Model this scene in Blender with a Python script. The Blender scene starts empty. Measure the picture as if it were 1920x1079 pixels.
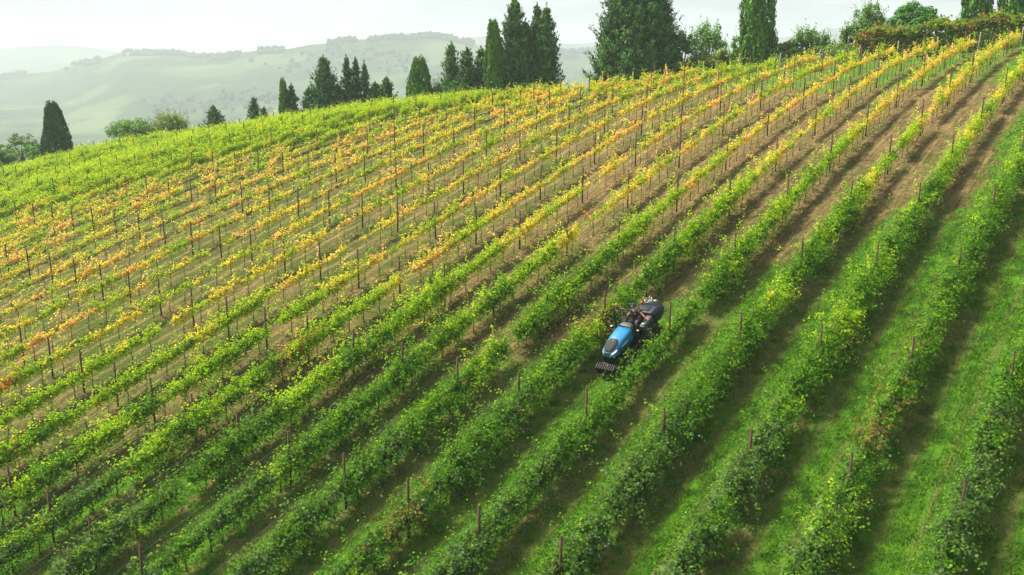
import bpy, math, random
import numpy as np
from mathutils import Vector, Matrix

sc = bpy.context.scene
rng = np.random.default_rng(7)
random.seed(7)
R = math.radians

# ------------------------------------------------------------------ camera, world, sun, exposure
F, PITCH = 1700.03, 0.24459291            # focal length in photo pixels (1920 wide), tilt below the horizon
cam = bpy.data.cameras.new("camera"); cam.sensor_width = 36.0
cam.lens = 36.0 * F / 1920.0
cam.clip_start = 0.5; cam.clip_end = 20000
camo = bpy.data.objects.new("camera", cam); sc.collection.objects.link(camo)
camo.location = (0, 0, 0); camo.rotation_euler = (math.pi / 2 - PITCH, 0, 0)
sc.camera = camo

SUN_DIR = Vector((-0.80, 0.45, 1.28)).normalized()      # towards the sun: from the left, a little ahead
SUN_EL = math.asin(SUN_DIR.z)
SUN_AZ = math.atan2(SUN_DIR.x, SUN_DIR.y)
w = bpy.data.worlds.new("World"); sc.world = w; w.use_nodes = True
nt = w.node_tree; nt.nodes.clear()
def wn(t): return nt.nodes.new(t)
sky = wn('ShaderNodeTexSky'); sky.sky_type = 'NISHITA'; sky.sun_disc = False
sky.sun_elevation = SUN_EL; sky.sun_rotation = SUN_AZ
sky.air_density = 1.0; sky.dust_density = 4.0; sky.ozone_density = 1.0
tc = wn('ShaderNodeTexCoord'); mp = wn('ShaderNodeMapping'); mp.inputs['Scale'].default_value = (4.0, 4.0, 22.0)
nz = wn('ShaderNodeTexNoise'); nz.inputs['Scale'].default_value = 1.3; nz.inputs['Detail'].default_value = 7
nz.inputs['Roughness'].default_value = 0.55
rmp = wn('ShaderNodeValToRGB'); rmp.color_ramp.elements[0].position = 0.38; rmp.color_ramp.elements[1].position = 0.60
rmp.color_ramp.elements[0].color = (2.5, 2.75, 3.05, 1); rmp.color_ramp.elements[1].color = (4.4, 4.5, 4.75, 1)
mixc = wn('ShaderNodeMixRGB'); mixc.inputs['Fac'].default_value = .93
bg = wn('ShaderNodeBackground'); bg.inputs['Strength'].default_value = 0.10
out = wn('ShaderNodeOutputWorld')
nt.links.new(tc.outputs['Generated'], mp.inputs['Vector']); nt.links.new(mp.outputs[0], nz.inputs['Vector'])
nt.links.new(nz.outputs['Fac'], rmp.inputs['Fac']); nt.links.new(rmp.outputs['Color'], mixc.inputs['Color2'])
nt.links.new(sky.outputs[0], mixc.inputs['Color1']); nt.links.new(mixc.outputs[0], bg.inputs['Color'])
nt.links.new(bg.outputs[0], out.inputs['Surface'])

sun = bpy.data.lights.new("sun", 'SUN'); sun.energy = 5.0; sun.angle = R(9); sun.color = (1.0, 0.90, 0.70)
suno = bpy.data.objects.new("sun", sun); sc.collection.objects.link(suno)
suno.rotation_euler = (-SUN_DIR).to_track_quat('-Z', 'Y').to_euler()

sc.view_settings.view_transform = 'Standard'; sc.view_settings.look = 'None'
sc.view_settings.exposure = 1.0; sc.view_settings.gamma = 1.0
sc.render.resolution_x = 1024; sc.render.resolution_y = 575
cy = sc.cycles
cy.max_bounces = 6; cy.diffuse_bounces = 3; cy.glossy_bounces = 2; cy.transmission_bounces = 3; cy.volume_bounces = 1
cy.transparent_max_bounces = 8; cy.caustics_reflective = False; cy.caustics_refractive = False
cy.use_denoising = True

# ------------------------------------------------------------------ the lie of the land
C = [-24.02323523, 9.77690579, 10.92980894, 4.46306868, 1.23969555, 2.25207346, 0.40675369, -3.29317635, -1.31113269, -1.3969411]
O0 = np.array([1.75347479, 44.35225549])
U = np.array([-2.74534797, 2.17006668])           # from one row to the next
V = np.array([4.20366639, 5.58730563])            # from one post to the next along a row
MI = np.linalg.inv(np.array([U, V]).T)
VN = V / np.hypot(*V); NN = np.array([-VN[1], VN[0]])   # along the row, across it (to the left, uphill-facing)
ROW = 3.4984; BAY = 6.992

def poly(x, y):
    X = x / 50; Y = y / 50; c = C
    return (c[0] + c[1]*X + c[2]*Y + c[3]*X*X + c[4]*X*Y + c[5]*Y*Y + c[6]*X**3 + c[7]*X*X*Y + c[8]*X*Y*Y + c[9]*Y**3)
def kj(x, y):
    dx = x - O0[0]; dy = y - O0[1]
    return MI[0, 0]*dx + MI[0, 1]*dy, MI[1, 0]*dx + MI[1, 1]*dy
JE_K = [-8, -3, -2, -1, 0, 1, 2, 3, 4, 6, 7, 8, 9, 10, 11, 14, 30]
JE_J = [9.7, 8.98, 8.84, 8.71, 8.65, 8.51, 8.3, 8.08, 7.78, 7.36, 7.19, 7.06, 6.94, 6.89, 6.85, 6.85, 6.85]
def jend(k): return np.interp(k, JE_K, JE_J)
def smax(a, b, s):       # smooth maximum
    return 0.5*(a + b + np.sqrt((a - b)**2 + s*s))
def height(x, y):
    x = np.asarray(x, float); y = np.asarray(y, float)
    k, j = kj(x, y)
    kc = np.clip(k, -16, 24)
    je = jend(np.clip(k, -8, 30)) + .45
    jc = np.minimum(np.maximum(j, -9), je)
    xc = O0[0] + kc*U[0] + jc*V[0]; yc = O0[1] + kc*U[1] + jc*V[1]
    z = poly(xc, yc)
    z = z + 0.02*np.clip(k - 16, 0, 12)*1.0*np.clip(j/6 + .6, 0, 1)
    z = z - 0.75*np.clip((k - 5)/5, 0, 1)*np.clip((jc - (je - 2.6))/2.6, 0, 1)
    t = np.maximum(j - je, 0)*BAY
    fl = np.interp(k, [-8, 1, 5], [15., 12., 0.]); z = z + np.minimum(t, fl)*.085; t = np.maximum(t - fl, 0)
    d = 0.010*t*t; d = np.where(t > 16, 0.010*256 + (t - 16)*0.32, d)
    tl = np.maximum(k - 24, 0)*ROW; d = d + np.where(tl > 20, 2 + (tl - 20)*0.2, 0.005*tl*tl)
    tn = np.maximum(-9 - j, 0)*BAY; d = d + tn*0.22
    tr = np.maximum(-16 - k, 0)*ROW; z = z + np.minimum(tr, 60)*0.10
    zz = z - d
    floor_ = -150 + 3*np.sin(x*0.006)*np.cos(y*0.005)
    return smax(zz, floor_, 8.0) - 0.17
def hz(x, y): return float(height(x, y))
def P(k, j):
    return O0[0] + k*U[0] + j*V[0], O0[1] + k*U[1] + j*V[1]
CP, SP = math.cos(PITCH), math.sin(PITCH)
def proj(x, y, z):
    Zc = y*CP - z*SP; Yc = -z*CP - y*SP
    return 960 + F*x/Zc, 539.5 + F*Yc/Zc, Zc
def at(px, D):           # plan position at distance D (along y) seen in photo column px, standing on the ground
    y = D; x = (px - 960)/F*D
    for _ in range(6):
        z = hz(x, y); x = (px - 960)/F*(y*CP - z*SP)
    return x, y, hz(x, y)

# ------------------------------------------------------------------ helpers
col = sc.collection
def mesh_np(name, verts, faces_n, idx, mats, colors=None, matidx=None, smooth=False):
    """verts (N,3); faces_n corner counts; idx flat corner indices; colors per vertex (N,3)"""
    me = bpy.data.meshes.new(name)
    verts = np.ascontiguousarray(verts, dtype=np.float32)
    faces_n = np.asarray(faces_n, dtype=np.int32); idx = np.asarray(idx, dtype=np.int32)
    me.vertices.add(len(verts)); me.vertices.foreach_set('co', verts.ravel())
    me.loops.add(len(idx)); me.loops.foreach_set('vertex_index', idx)
    me.polygons.add(len(faces_n))
    st = np.zeros(len(faces_n), np.int32); st[1:] = np.cumsum(faces_n)[:-1]
    me.polygons.foreach_set('loop_start', st)
    if matidx is not None: me.polygons.foreach_set('material_index', np.asarray(matidx, np.int32))
    if smooth: me.polygons.foreach_set('use_smooth', np.ones(len(faces_n), bool))
    for m in (mats if isinstance(mats, (list, tuple)) else [mats]): me.materials.append(m)
    me.update(calc_edges=True)
    if colors is not None:
        ca = me.color_attributes.new('Col', 'FLOAT_COLOR', 'POINT')
        c4 = np.ones((len(verts), 4), np.float32); c4[:, :3] = colors
        ca.data.foreach_set('color', c4.ravel())
    return me
def link(name, me, parent=None, loc=None):
    o = bpy.data.objects.new(name, me); col.objects.link(o)
    if parent: o.parent = parent
    if loc is not None: o.location = loc
    return o
def tag(o, label=None, cat=None, group=None, kind=None):
    if label: o['label'] = label
    if cat: o['category'] = cat
    if group: o['group'] = group
    if kind: o['kind'] = kind
    return o
def empty(name, loc, rot=None):
    o = bpy.data.objects.new(name, None); col.objects.link(o); o.location = loc; o.empty_display_size = .3
    if rot is not None: o.rotation_euler = rot
    return o
class MB:
    """collects pieces into one mesh"""
    def __init__(s): s.v = []; s.fn = []; s.ix = []; s.n = 0; s.c = []
    def add(s, v, faces, c=None):
        v = np.asarray(v, float)
        s.v.append(v)
        for f in faces: s.fn.append(len(f)); s.ix.extend([i + s.n for i in f])
        s.n += len(v)
        s.c.append(np.tile(c if c is not None else (1, 1, 1), (len(v), 1)))
    def box(s, c, d, m=None, top=(1, 1), c3=None):
        x, y, z = np.array(d)/2
        v = np.array([(-x, -y, -z), (x, -y, -z), (x, y, -z), (-x, y, -z), (-x*top[0], -y*top[1], z), (x*top[0], -y*top[1], z), (x*top[0], y*top[1], z), (-x*top[0], y*top[1], z)])
        if m is not None: v = v @ np.array(m.to_3x3()).T
        s.add(v + np.array(c), [(3, 2, 1, 0), (4, 5, 6, 7), (0, 1, 5, 4), (1, 2, 6, 5), (2, 3, 7, 6), (3, 0, 4, 7)])
    def tube(s, pts, r, n=6, caps=True, c=None):
        pts = [np.array(p, float) for p in pts]
        rs = r if hasattr(r, '__len__') else [r]*len(pts)
        V_ = []
        a = None
        for i, p in enumerate(pts):
            t = pts[min(i+1, len(pts)-1)] - pts[max(i-1, 0)]; t = t/ (np.linalg.norm(t) + 1e-9)
            if a is None:
                a = np.cross(t, (0, 0, 1) if abs(t[2]) < .9 else (1, 0, 0))
            a = a - t*np.dot(a, t); a = a/(np.linalg.norm(a) + 1e-9); b = np.cross(t, a)
            for q in range(n):
                an = 2*math.pi*q/n; V_.append(p + rs[i]*(a*math.cos(an) + b*math.sin(an)))
        fs = []
        for i in range(len(pts) - 1):
            for q in range(n):
                fs.append((i*n + q, i*n + (q+1) % n, (i+1)*n + (q+1) % n, (i+1)*n + q))
        if caps: fs.append(tuple(range(n))[::-1]); fs.append(tuple((len(pts)-1)*n + q for q in range(n)))
        s.add(V_, fs, c)
    def loft(s, loops, closed=True):
        n = len(loops[0]); V_ = np.concatenate([np.asarray(l, float) for l in loops]); fs = []
        for i in range(len(loops) - 1):
            for q in range(n if closed else n - 1):
                fs.append((i*n + q, i*n + (q+1) % n, (i+1)*n + (q+1) % n, (i+1)*n + q))
        if closed: fs.append(tuple(range(n))[::-1]); fs.append(tuple((len(loops)-1)*n + q for q in range(n)))
        s.add(V_, fs)
    def lathe(s, prof, ctr, axis='y', n=24, mod=None):
        """prof: list of (radius, offset along axis); closed ring profile"""
        V_ = []
        m = len(prof)
        for q in range(n):
            an = 2*math.pi*q/n
            for (r, o) in prof:
                rr = r*(mod(q, r, o) if mod else 1)
                p = (rr*math.cos(an), o, rr*math.sin(an)) if axis == 'y' else (rr*math.cos(an), rr*math.sin(an), o)
                V_.append(np.array(p) + np.array(ctr))
        fs = []
        for q in range(n):
            for i in range(m - 1):
                fs.append((q*m + i, ((q+1) % n)*m + i, ((q+1) % n)*m + i + 1, q*m + i + 1))
        s.add(V_, fs)
    def build(s, name, mat, parent=None, loc=None, smooth=False, bevel=0):
        v = np.concatenate(s.v)
        me = mesh_np(name, v, s.fn, s.ix, mat, np.concatenate(s.c), smooth=smooth)
        o = link(name, me, parent, loc)
        if bevel:
            b = o.modifiers.new('bevel', 'BEVEL'); b.width = bevel; b.segments = 2; b.limit_method = 'ANGLE'
        return o

# ------------------------------------------------------------------ materials
def mat(name): 
    m = bpy.data.materials.new(name); m.use_nodes = True; m.node_tree.nodes.clear(); return m
class G:
    def __init__(s, m): s.t = m.node_tree
    def n(s, ty, **kw):
        x = s.t.nodes.new(ty)
        for k_, v_ in kw.items(): setattr(x, k_, v_)
        return x
    def set(s, sock, v):
        if hasattr(v, 'is_linked') or isinstance(v, bpy.types.NodeSocket): s.t.links.new(v, sock)
        else:
            if isinstance(v, (tuple, list)) and len(v) == 3 and sock.type == 'RGBA': v = (*v, 1)
            sock.default_value = v
    def m(s, op, a, b=0.0, c=None, clamp=False):
        x = s.n('ShaderNodeMath', operation=op); x.use_clamp = clamp
        s.set(x.inputs[0], a); s.set(x.inputs[1], b)
        if c is not None: s.set(x.inputs[2], c)
        return x.outputs[0]
    def mix(s, f, a, b):
        x = s.n('ShaderNodeMixRGB'); s.set(x.inputs[0], f); s.set(x.inputs[1], a); s.set(x.inputs[2], b); return x.outputs[0]
    def noise(s, vec, scale, detail=4, rough=.55):
        x = s.n('ShaderNodeTexNoise'); s.set(x.inputs['Vector'], vec); x.inputs['Scale'].default_value = scale
        x.inputs['Detail'].default_value = detail; x.inputs['Roughness'].default_value = rough; return x.outputs['Fac']
    def ss(s, v, a, b):
        x = s.n('ShaderNodeMapRange'); x.interpolation_type = 'SMOOTHSTEP'
        s.set(x.inputs['Value'], v); x.inputs['From Min'].default_value = a; x.inputs['From Max'].default_value = b
        return x.outputs['Result']
    def dot(s, v, vec):
        x = s.n('ShaderNodeVectorMath', operation='DOT_PRODUCT'); s.set(x.inputs[0], v); x.inputs[1].default_value = vec; return x.outputs['Value']
    def comb(s, a, b, c=0.0):
        x = s.n('ShaderNodeCombineXYZ'); s.set(x.inputs[0], a); s.set(x.inputs[1], b); s.set(x.inputs[2], c); return x.outputs[0]
def leaf_mat(name, transl=0.4, rough=0.55, tint=(1.25, 1.35, 0.55), spec=0.35):
    m = mat(name); g = G(m)
    a = g.n('ShaderNodeAttribute', attribute_name='Col').outputs['Color']
    pos = g.n('ShaderNodeNewGeometry').outputs['Position']
    nn = g.noise(pos, 1.7, 3)
    hs = g.n('ShaderNodeHueSaturation'); g.set(hs.inputs['Color'], a); g.set(hs.inputs['Value'], g.m('MULTIPLY_ADD', nn, 0.5, 0.75))
    c = hs.outputs[0]
    p = g.n('ShaderNodeBsdfPrincipled'); g.set(p.inputs['Base Color'], c); p.inputs['Roughness'].default_value = rough
    p.inputs['Specular IOR Level'].default_value = spec
    t = g.n('ShaderNodeBsdfTranslucent')
    x = g.n('ShaderNodeMixRGB', blend_type='MULTIPLY'); x.inputs[0].default_value = 1; g.set(x.inputs[1], c); x.inputs[2].default_value = (*tint, 1)
    g.set(t.inputs['Color'], x.outputs[0])
    mx = g.n('ShaderNodeMixShader'); mx.inputs[0].default_value = transl
    g.t.links.new(p.outputs[0], mx.inputs[1]); g.t.links.new(t.outputs[0], mx.inputs[2])
    o = g.n('ShaderNodeOutputMaterial'); g.t.links.new(mx.outputs[0], o.inputs['Surface'])
    return m
def plain(name, c, rough=.6, metal=0.0, c2=None, scale=8, spec=.5, coat=0):
    m = mat(name); g = G(m)
    p = g.n('ShaderNodeBsdfPrincipled'); p.inputs['Roughness'].default_value = rough; p.inputs['Metallic'].default_value = metal
    p.inputs['Specular IOR Level'].default_value = spec; p.inputs['Coat Weight'].default_value = coat
    tcn = g.n('ShaderNodeTexCoord').outputs['Object']
    nn = g.noise(tcn, scale, 5)
    g.set(p.inputs['Base Color'], g.mix(g.ss(nn, .35, .65), c, c2 or tuple(v*.8 for v in c)))
    o = g.n('ShaderNodeOutputMaterial'); g.t.links.new(p.outputs[0], o.inputs['Surface'])
    return m
M_VINE = leaf_mat('vine_leaves', .48, .6, (1.5, 1.5, .4), .22)
M_CONIF = leaf_mat('conifer_needles', .15, .7, (1.1, 1.2, .6), .2)
M_DECID = leaf_mat('tree_leaves', .3, .6)
M_GRASS = leaf_mat('grass_blades', .35, .6, (1.2, 1.3, .5), .2)
M_BARK = plain('bark', (.085, .06, .04), .9, c2=(.04, .028, .02), scale=14)
M_RUST = plain('rusty_steel', (.10, .040, .022), .8, c2=(.035, .017, .011), scale=9)
M_WOODP = plain('weathered_post_wood', (.42, .36, .27), .85, c2=(.26, .21, .15), scale=10)
M_STAKE = plain('stake_metal', (.06, .04, .025), .8)
M_WIRE = plain('galvanised_wire', (.10, .10, .09), .6, .3)
M_CONC = plain('concrete_post', (.30, .29, .26), .9)

# ground ------------------------------------------------------------------
def ground_material():
    m = mat('vineyard_ground'); g = G(m)
    pos = g.n('ShaderNodeNewGeometry').outputs['Position']
    kk = g.m('SUBTRACT', g.dot(pos, (MI[0, 0], MI[0, 1], 0)), float(MI[0] @ O0))
    jj = g.m('SUBTRACT', g.dot(pos, (MI[1, 0], MI[1, 1], 0)), float(MI[1] @ O0))
    al = g.dot(pos, (VN[0], VN[1], 0)); ac = g.dot(pos, (NN[0], NN[1], 0))
    wob = g.m('MULTIPLY', g.m('SUBTRACT', g.noise(pos, .45, 3), .5), .22)
    s = g.m('SUBTRACT', g.m('ADD', kk, wob), g.m('ROUND', kk))          # -.5 .. .5, >0 is left of the row
    sabs = g.m('ABSOLUTE', g.m('SUBTRACT', kk, g.m('ROUND', kk)))
    long_ = g.comb(g.m('MULTIPLY', al, .35), g.m('MULTIPLY', ac, 3.2))   # streaks running along the rows
    n_s = g.noise(long_, 1.3, 6, .65)
    n_b = g.noise(pos, .22, 4); n_m = g.noise(pos, 1.4, 5, .6); n_f = g.noise(pos, 9, 6, .7)
    zone = g.n('ShaderNodeAttribute', attribute_name='Col').outputs['Color']
    sep = g.n('ShaderNodeSeparateColor'); g.set(sep.inputs[0], zone)
    zg, zlush, zfar = sep.outputs[0], sep.outputs[1], sep.outputs[2]
    # soil
    n_c = g.noise(pos, 4.5, 6, .75)
    soil = g.mix(g.ss(g.m('ADD', g.m('MULTIPLY', n_s, .6), g.m('MULTIPLY', n_c, .4)), .36, .62), (.080, .056, .024), (.270, .195, .088))
    soil = g.mix(g.m('MULTIPLY', g.ss(n_f, .45, .75), .55), soil, (.34, .255, .125))
    weeds = g.mix(n_f, (.035, .075, .010), (.10, .145, .026))
    wm = g.ss(g.m('ADD', g.m('ADD', g.m('MULTIPLY', n_b, .5), g.m('MULTIPLY', n_m, .6)), g.m('MULTIPLY', zlush, .12)), .50, .70)
    soil = g.mix(g.m('MULTIPLY', wm, .9), soil, weeds)
    # tyre tracks in the lane
    tr = g.m('ABSOLUTE', g.m('SUBTRACT', sabs, .33)); trk = g.m('SUBTRACT', 1.0, g.ss(tr, .02, .09))
    soil = g.mix(g.m('MULTIPLY', trk, g.m('MULTIPLY', g.ss(n_s, .3, .6), .6)), soil, (.34, .25, .115))
    # grass
    gr = g.mix(g.ss(n_m, .3, .7), (.034, .12, .008), (.11, .27, .016))
    gr = g.mix(g.m('MULTIPLY', g.ss(n_b, .5, .8), .6), gr, (.13, .21, .035))
    gr = g.mix(g.m('MULTIPLY', g.ss(n_f, .5, .8), .4), gr, (.14, .26, .04))
    dry = g.mix(g.ss(n_f, .3, .7), (.14, .115, .045), (.28, .23, .10))
    under = g.m('MULTIPLY', g.ss(s, -.44, -.24), g.m('SUBTRACT', 1.0, g.ss(s, -.02, .10)))
    under = g.m('MULTIPLY', under, g.ss(g.m('ADD', g.m('ADD', g.m('MULTIPLY', n_m, .7), g.m('MULTIPLY', n_f, .35)), g.m('MULTIPLY', n_b, .6)), .74, .92))
    gr = g.mix(g.m('MULTIPLY', under, .78), gr, dry)
    gr = g.mix(g.m('MULTIPLY', trk, g.m('MULTIPLY', g.ss(n_s, .35, .6), .55)), gr, (.17, .16, .055))
    # how much of it is grass
    cover = g.ss(g.m('ADD', zg, g.m('MULTIPLY', g.m('SUBTRACT', g.m('ADD', g.m('MULTIPLY', n_b, .6), g.m('MULTIPLY', n_m, .5)), .55), 1.6)), .30, .62)
    c = g.mix(cover, soil, gr)
    # far valley meadows and woods
    fp = g.noise(pos, .006, 5, .6); ff = g.noise(pos, .05, 4)
    far = g.mix(g.ss(fp, .42, .58), (.10, .17, .05), (.04, .08, .025)); far = g.mix(g.m('MULTIPLY', ff, .4), far, (.2, .2, .08))
    c = g.mix(zfar, c, far)
    p = g.n('ShaderNodeBsdfPrincipled'); p.inputs['Roughness'].default_value = .95; p.inputs['Specular IOR Level'].default_value = .1
    g.set(p.inputs['Base Color'], c)
    b = g.n('ShaderNodeBump'); b.inputs['Strength'].default_value = .9; b.inputs['Distance'].default_value = .30
    hgt = g.m('ADD', g.m('MULTIPLY', n_s, 1.1), g.m('ADD', g.m('MULTIPLY', n_f, .6), g.m('MULTIPLY', g.noise(pos, 3.6, 5, .7), .9))); g.set(b.inputs['Height'], hgt)
    g.t.links.new(b.outputs[0], p.inputs['Normal'])
    o = g.n('ShaderNodeOutputMaterial'); g.t.links.new(p.outputs[0], o.inputs['Surface'])
    return m
def zone_green(k, j):
    g1 = j + 0.62*k
    lush = np.clip(0.35 - g1*0.55, 0, 1)
    # grassy band near the crest on the right
    crest = np.clip((j - (5.2 + np.maximum(0, k)*0.15))*0.6, 0, .62)*np.clip((12 - k)/4, 0, 1)
    rightg = np.clip((-3.9 - k)*.9, 0, .8)                    # grass beyond the fifth row on the right
    leftg = np.clip((k - 9)*0.04 + .16, 0, .46)
    return np.clip(np.maximum.reduce([lush, crest, rightg, leftg]), 0, 1)
def grid_lines(a, b, fine, far, ratio):
    L = list(np.arange(a, b + fine, fine)); s = fine
    hi = L[-1]; 
    while hi < far: s *= ratio; hi += s; L.append(hi)
    s = fine; lo = L[0]
    while lo > -far: s *= ratio; lo -= s; L.insert(0, lo)
    return np.array(L)
def soilrelief(k, j, x, y):
    s = k - np.round(k)
    r = 0.10*np.exp(-((np.abs(s))/.10)**2) - 0.05*np.exp(-((np.abs(s) - .33)/.06)**2)
    r = r + 0.035*np.sin(x*2.3 + 1.7*np.sin(y*1.1))*np.sin(y*2.9 + 1.3*np.sin(x*1.7)) + .03*np.sin(x*.9+y*.7)
    return r
gx = grid_lines(-85, 75, .45, 5600, 1.16); gy = grid_lines(14, 135, 0.45, 5600, 1.16)
X, Y = np.meshgrid(gx, gy); kk, jj = kj(X, Y)
Z = height(X, Y)
inf = (kk > -14) & (kk < 38) & (jj > -9) & (jj < jend(kk) + 1)
Z = Z + np.where(inf, soilrelief(kk, jj, X, Y), 0) + 0.06*np.where(inf, rng.normal(size=X.shape)*.5, 0)
nx, ny = len(gx), len(gy)
vv = np.stack([X, Y, Z], -1).reshape(-1, 3)
ii = (np.arange(ny-1)[:, None]*nx + np.arange(nx-1)[None, :]).ravel()
ix = np.stack([ii, ii+1, ii+1+nx, ii+nx], -1).ravel()
zg = zone_green(kk, jj); far = np.clip((np.hypot(X, Y) - 170)/60, 0, 1)
out_f = ~inf; zg = np.where(out_f, .8, zg)
cc = np.stack([zg, np.clip(kk/8, 0, 1), far], -1).reshape(-1, 3)
gme = mesh_np('ground', vv, np.full(len(ii), 4), ix, ground_material(), cc, smooth=True)
ground = link('ground', gme); ground['kind'] = 'structure'

# distant hills ------------------------------------------------------------
def hills_material():
    m = mat('distant_hills'); g = G(m)
    pos = g.n('ShaderNodeNewGeometry').outputs['Position']
    a = g.noise(pos, .0035, 5, .6); b = g.noise(pos, .03, 5, .7)
    v = g.n('ShaderNodeTexVoronoi'); v.feature = 'F1'; v.inputs['Scale'].default_value = .0045; g.set(v.inputs['Vector'], pos)
    field = g.mix(g.ss(b, .3, .7), (.085, .15, .045), (.15, .17, .07))
    sepv = g.n('ShaderNodeSeparateColor'); g.set(sepv.inputs[0], v.outputs['Color'])
    field = g.mix(sepv.outputs[0], field, (.05, .10, .03))
    wood = g.mix(g.ss(b, .35, .65), (.012, .03, .010), (.045, .085, .025))
    c = g.mix(g.ss(g.m('ADD', a, g.m('MULTIPLY', b, .12)), .46, .56), field, wood)
    p = g.n('ShaderNodeBsdfPrincipled'); p.inputs['Roughness'].default_value = 1; p.inputs['Specular IOR Level'].default_value = 0
    g.set(p.inputs['Base Color'], c)
    o = g.n('ShaderNodeOutputMaterial'); g.t.links.new(p.outputs[0], o.inputs['Surface'])
    return m
RID = {'near': (2600, [-2600, -1200, -300, 0, 110, 200, 260, 330, 400, 440, 470, 560, 640, 700, 760, 800, 850, 880, 920, 960, 1040, 1120, 1200, 1300, 1500, 1900, 3000, 4200],
               [150, 150, 160, 150, 135, 112, 100, 99, 106, 108, 100, 92, 84, 77, 75, 73, 76, 82, 95, 108, 100, 92, 110, 140, 170, 180, 150, 140]),
       'far': (4500, [-2600, -600, 0, 60, 130, 200, 300, 450, 700, 850, 930, 960, 1050, 1150, 1300, 1440, 1520, 1600, 1700, 1900, 3000, 4200],
               [110, 100, 97, 90, 84, 90, 110, 112, 100, 80, 68, 78, 84, 78, 84, 72, 60, 50, 56, 66, 90, 90])}
HM = hills_material()
woodpts = []
for nm, (Dr, xs, vs) in RID.items():
    az = np.linspace(R(-50), R(50), 420); pxa = 960 + F*np.tan(az)
    top = (115.2 - np.interp(pxa, xs, vs))/F*Dr                   # height of the crest above the camera
    top = top + 2.0*np.sin(az*60) + 1.2*np.sin(az*143 + 1)
    ts = np.linspace(0, 1, 60)
    A_, T_ = np.meshgrid(az, ts)
    r0 = 1150 if nm == 'near' else 3200
    Rr = Dr/np.cos(A_)*(1 + .06*np.sin(A_*9)); rr = r0 + (Rr*1.5 - r0)*T_; tt = (rr - r0)/(Rr - r0)
    prof = np.where(tt < 1, (np.clip(tt, 0, 1))**1.15*(1 - .18*np.sin(np.clip(tt, 0, 1)*math.pi)), 1 - ((tt - 1)*1.4)**2*2)
    base = -158
    Hh = base + (top[None, :] - base)*np.clip(prof, 0, 1)
    relief = 9*np.sin(A_*22 + tt*3)*np.sin(tt*math.pi)*(tt < 1) + 4*np.sin(A_*57 + tt*9)*np.sin(np.clip(tt, 0, 1)*math.pi)
    Hh = Hh + relief
    xx = rr*np.sin(A_); yy = rr*np.cos(A_)
    vv = np.stack([xx, yy, Hh], -1).reshape(-1, 3); n1, n2 = A_.shape
    ii = (np.arange(n1-1)[:, None]*n2 + np.arange(n2-1)[None, :]).ravel()
    ix = np.stack([ii, ii+1, ii+1+n2, ii+n2], -1).ravel()
    ho = link('hills', mesh_np('hills', vv, np.full(len(ii), 4), ix, HM, smooth=True)); ho['kind'] = 'structure'
    vg = vv.reshape(n1, n2, 3)
    if nm == 'near':
        for _ in range(7500):
            i = rng.integers(n2*0.12, n2*.88)
            crestrow = int(np.argmin(np.abs(tt[:, i] - 1)))
            if rng.random() < .5: r_i = crestrow + rng.integers(-1, 2)
            else: r_i = int(rng.integers(4, crestrow))
            if rng.random() < .0: continue
            u_ = rng.random(); i2 = min(i + 1, n2 - 1)
            pnt = vg[min(r_i, n1-1), i]*(1-u_) + vg[min(r_i, n1-1), i2]*u_
            if r_i < crestrow - 1:
                if math.sin(pnt[0]*.006 + 2*math.sin(pnt[1]*.003))*math.sin(pnt[1]*.007 + 1.3) < .45: continue
                pnt = pnt + np.array([rng.normal()*16, rng.normal()*16, 0])
            elif math.sin(i*.11) + .6*math.sin(i*.43) < -.5: continue
            woodpts.append((pnt, rng.uniform(3, 7.5)))
ico_v = np.array([(0, 0, 1), (.894, 0, .447), (.276, .851, .447), (-.724, .526, .447), (-.724, -.526, .447), (.276, -.851, .447), (.724, .526, -.447), (-.276, .851, -.447), (-.894, 0, -.447), (-.276, -.851, -.447), (.724, -.526, -.447), (0, 0, -1)])
ico_f = np.array([(0,1,2),(0,2,3),(0,3,4),(0,4,5),(0,5,1),(1,6,2),(2,7,3),(3,8,4),(4,9,5),(5,10,1),(6,7,2),(7,8,3),(8,9,4),(9,10,5),(10,6,1),(11,7,6),(11,8,7),(11,9,8),(11,10,9),(11,6,10)])
N = len(woodpts); pc = np.array([p for p, s in woodpts]); ps = np.array([s for p, s in woodpts])
wv = ico_v[None]*ps[:, None, None]*np.array([1, 1, 1.1])*(1 + .35*rng.uniform(-1, 1, (N, 12, 1))) + pc[:, None] + np.array([0, 0, 1])*ps[:, None, None]*.6
wf = (ico_f[None] + (np.arange(N)*12)[:, None, None]).reshape(-1, 3)
wc = np.repeat(np.array([[.022, .05, .016]])*rng.uniform(.7, 1.5, (N, 1)), 12, 0)
wo = link('woodland', mesh_np('woodland', wv.reshape(-1, 3), np.full(len(wf), 3), wf.ravel(), M_CONIF, wc))
tag(wo, 'hazy woods along the crest and slopes of the distant hills', 'woods', kind='stuff')

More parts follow.
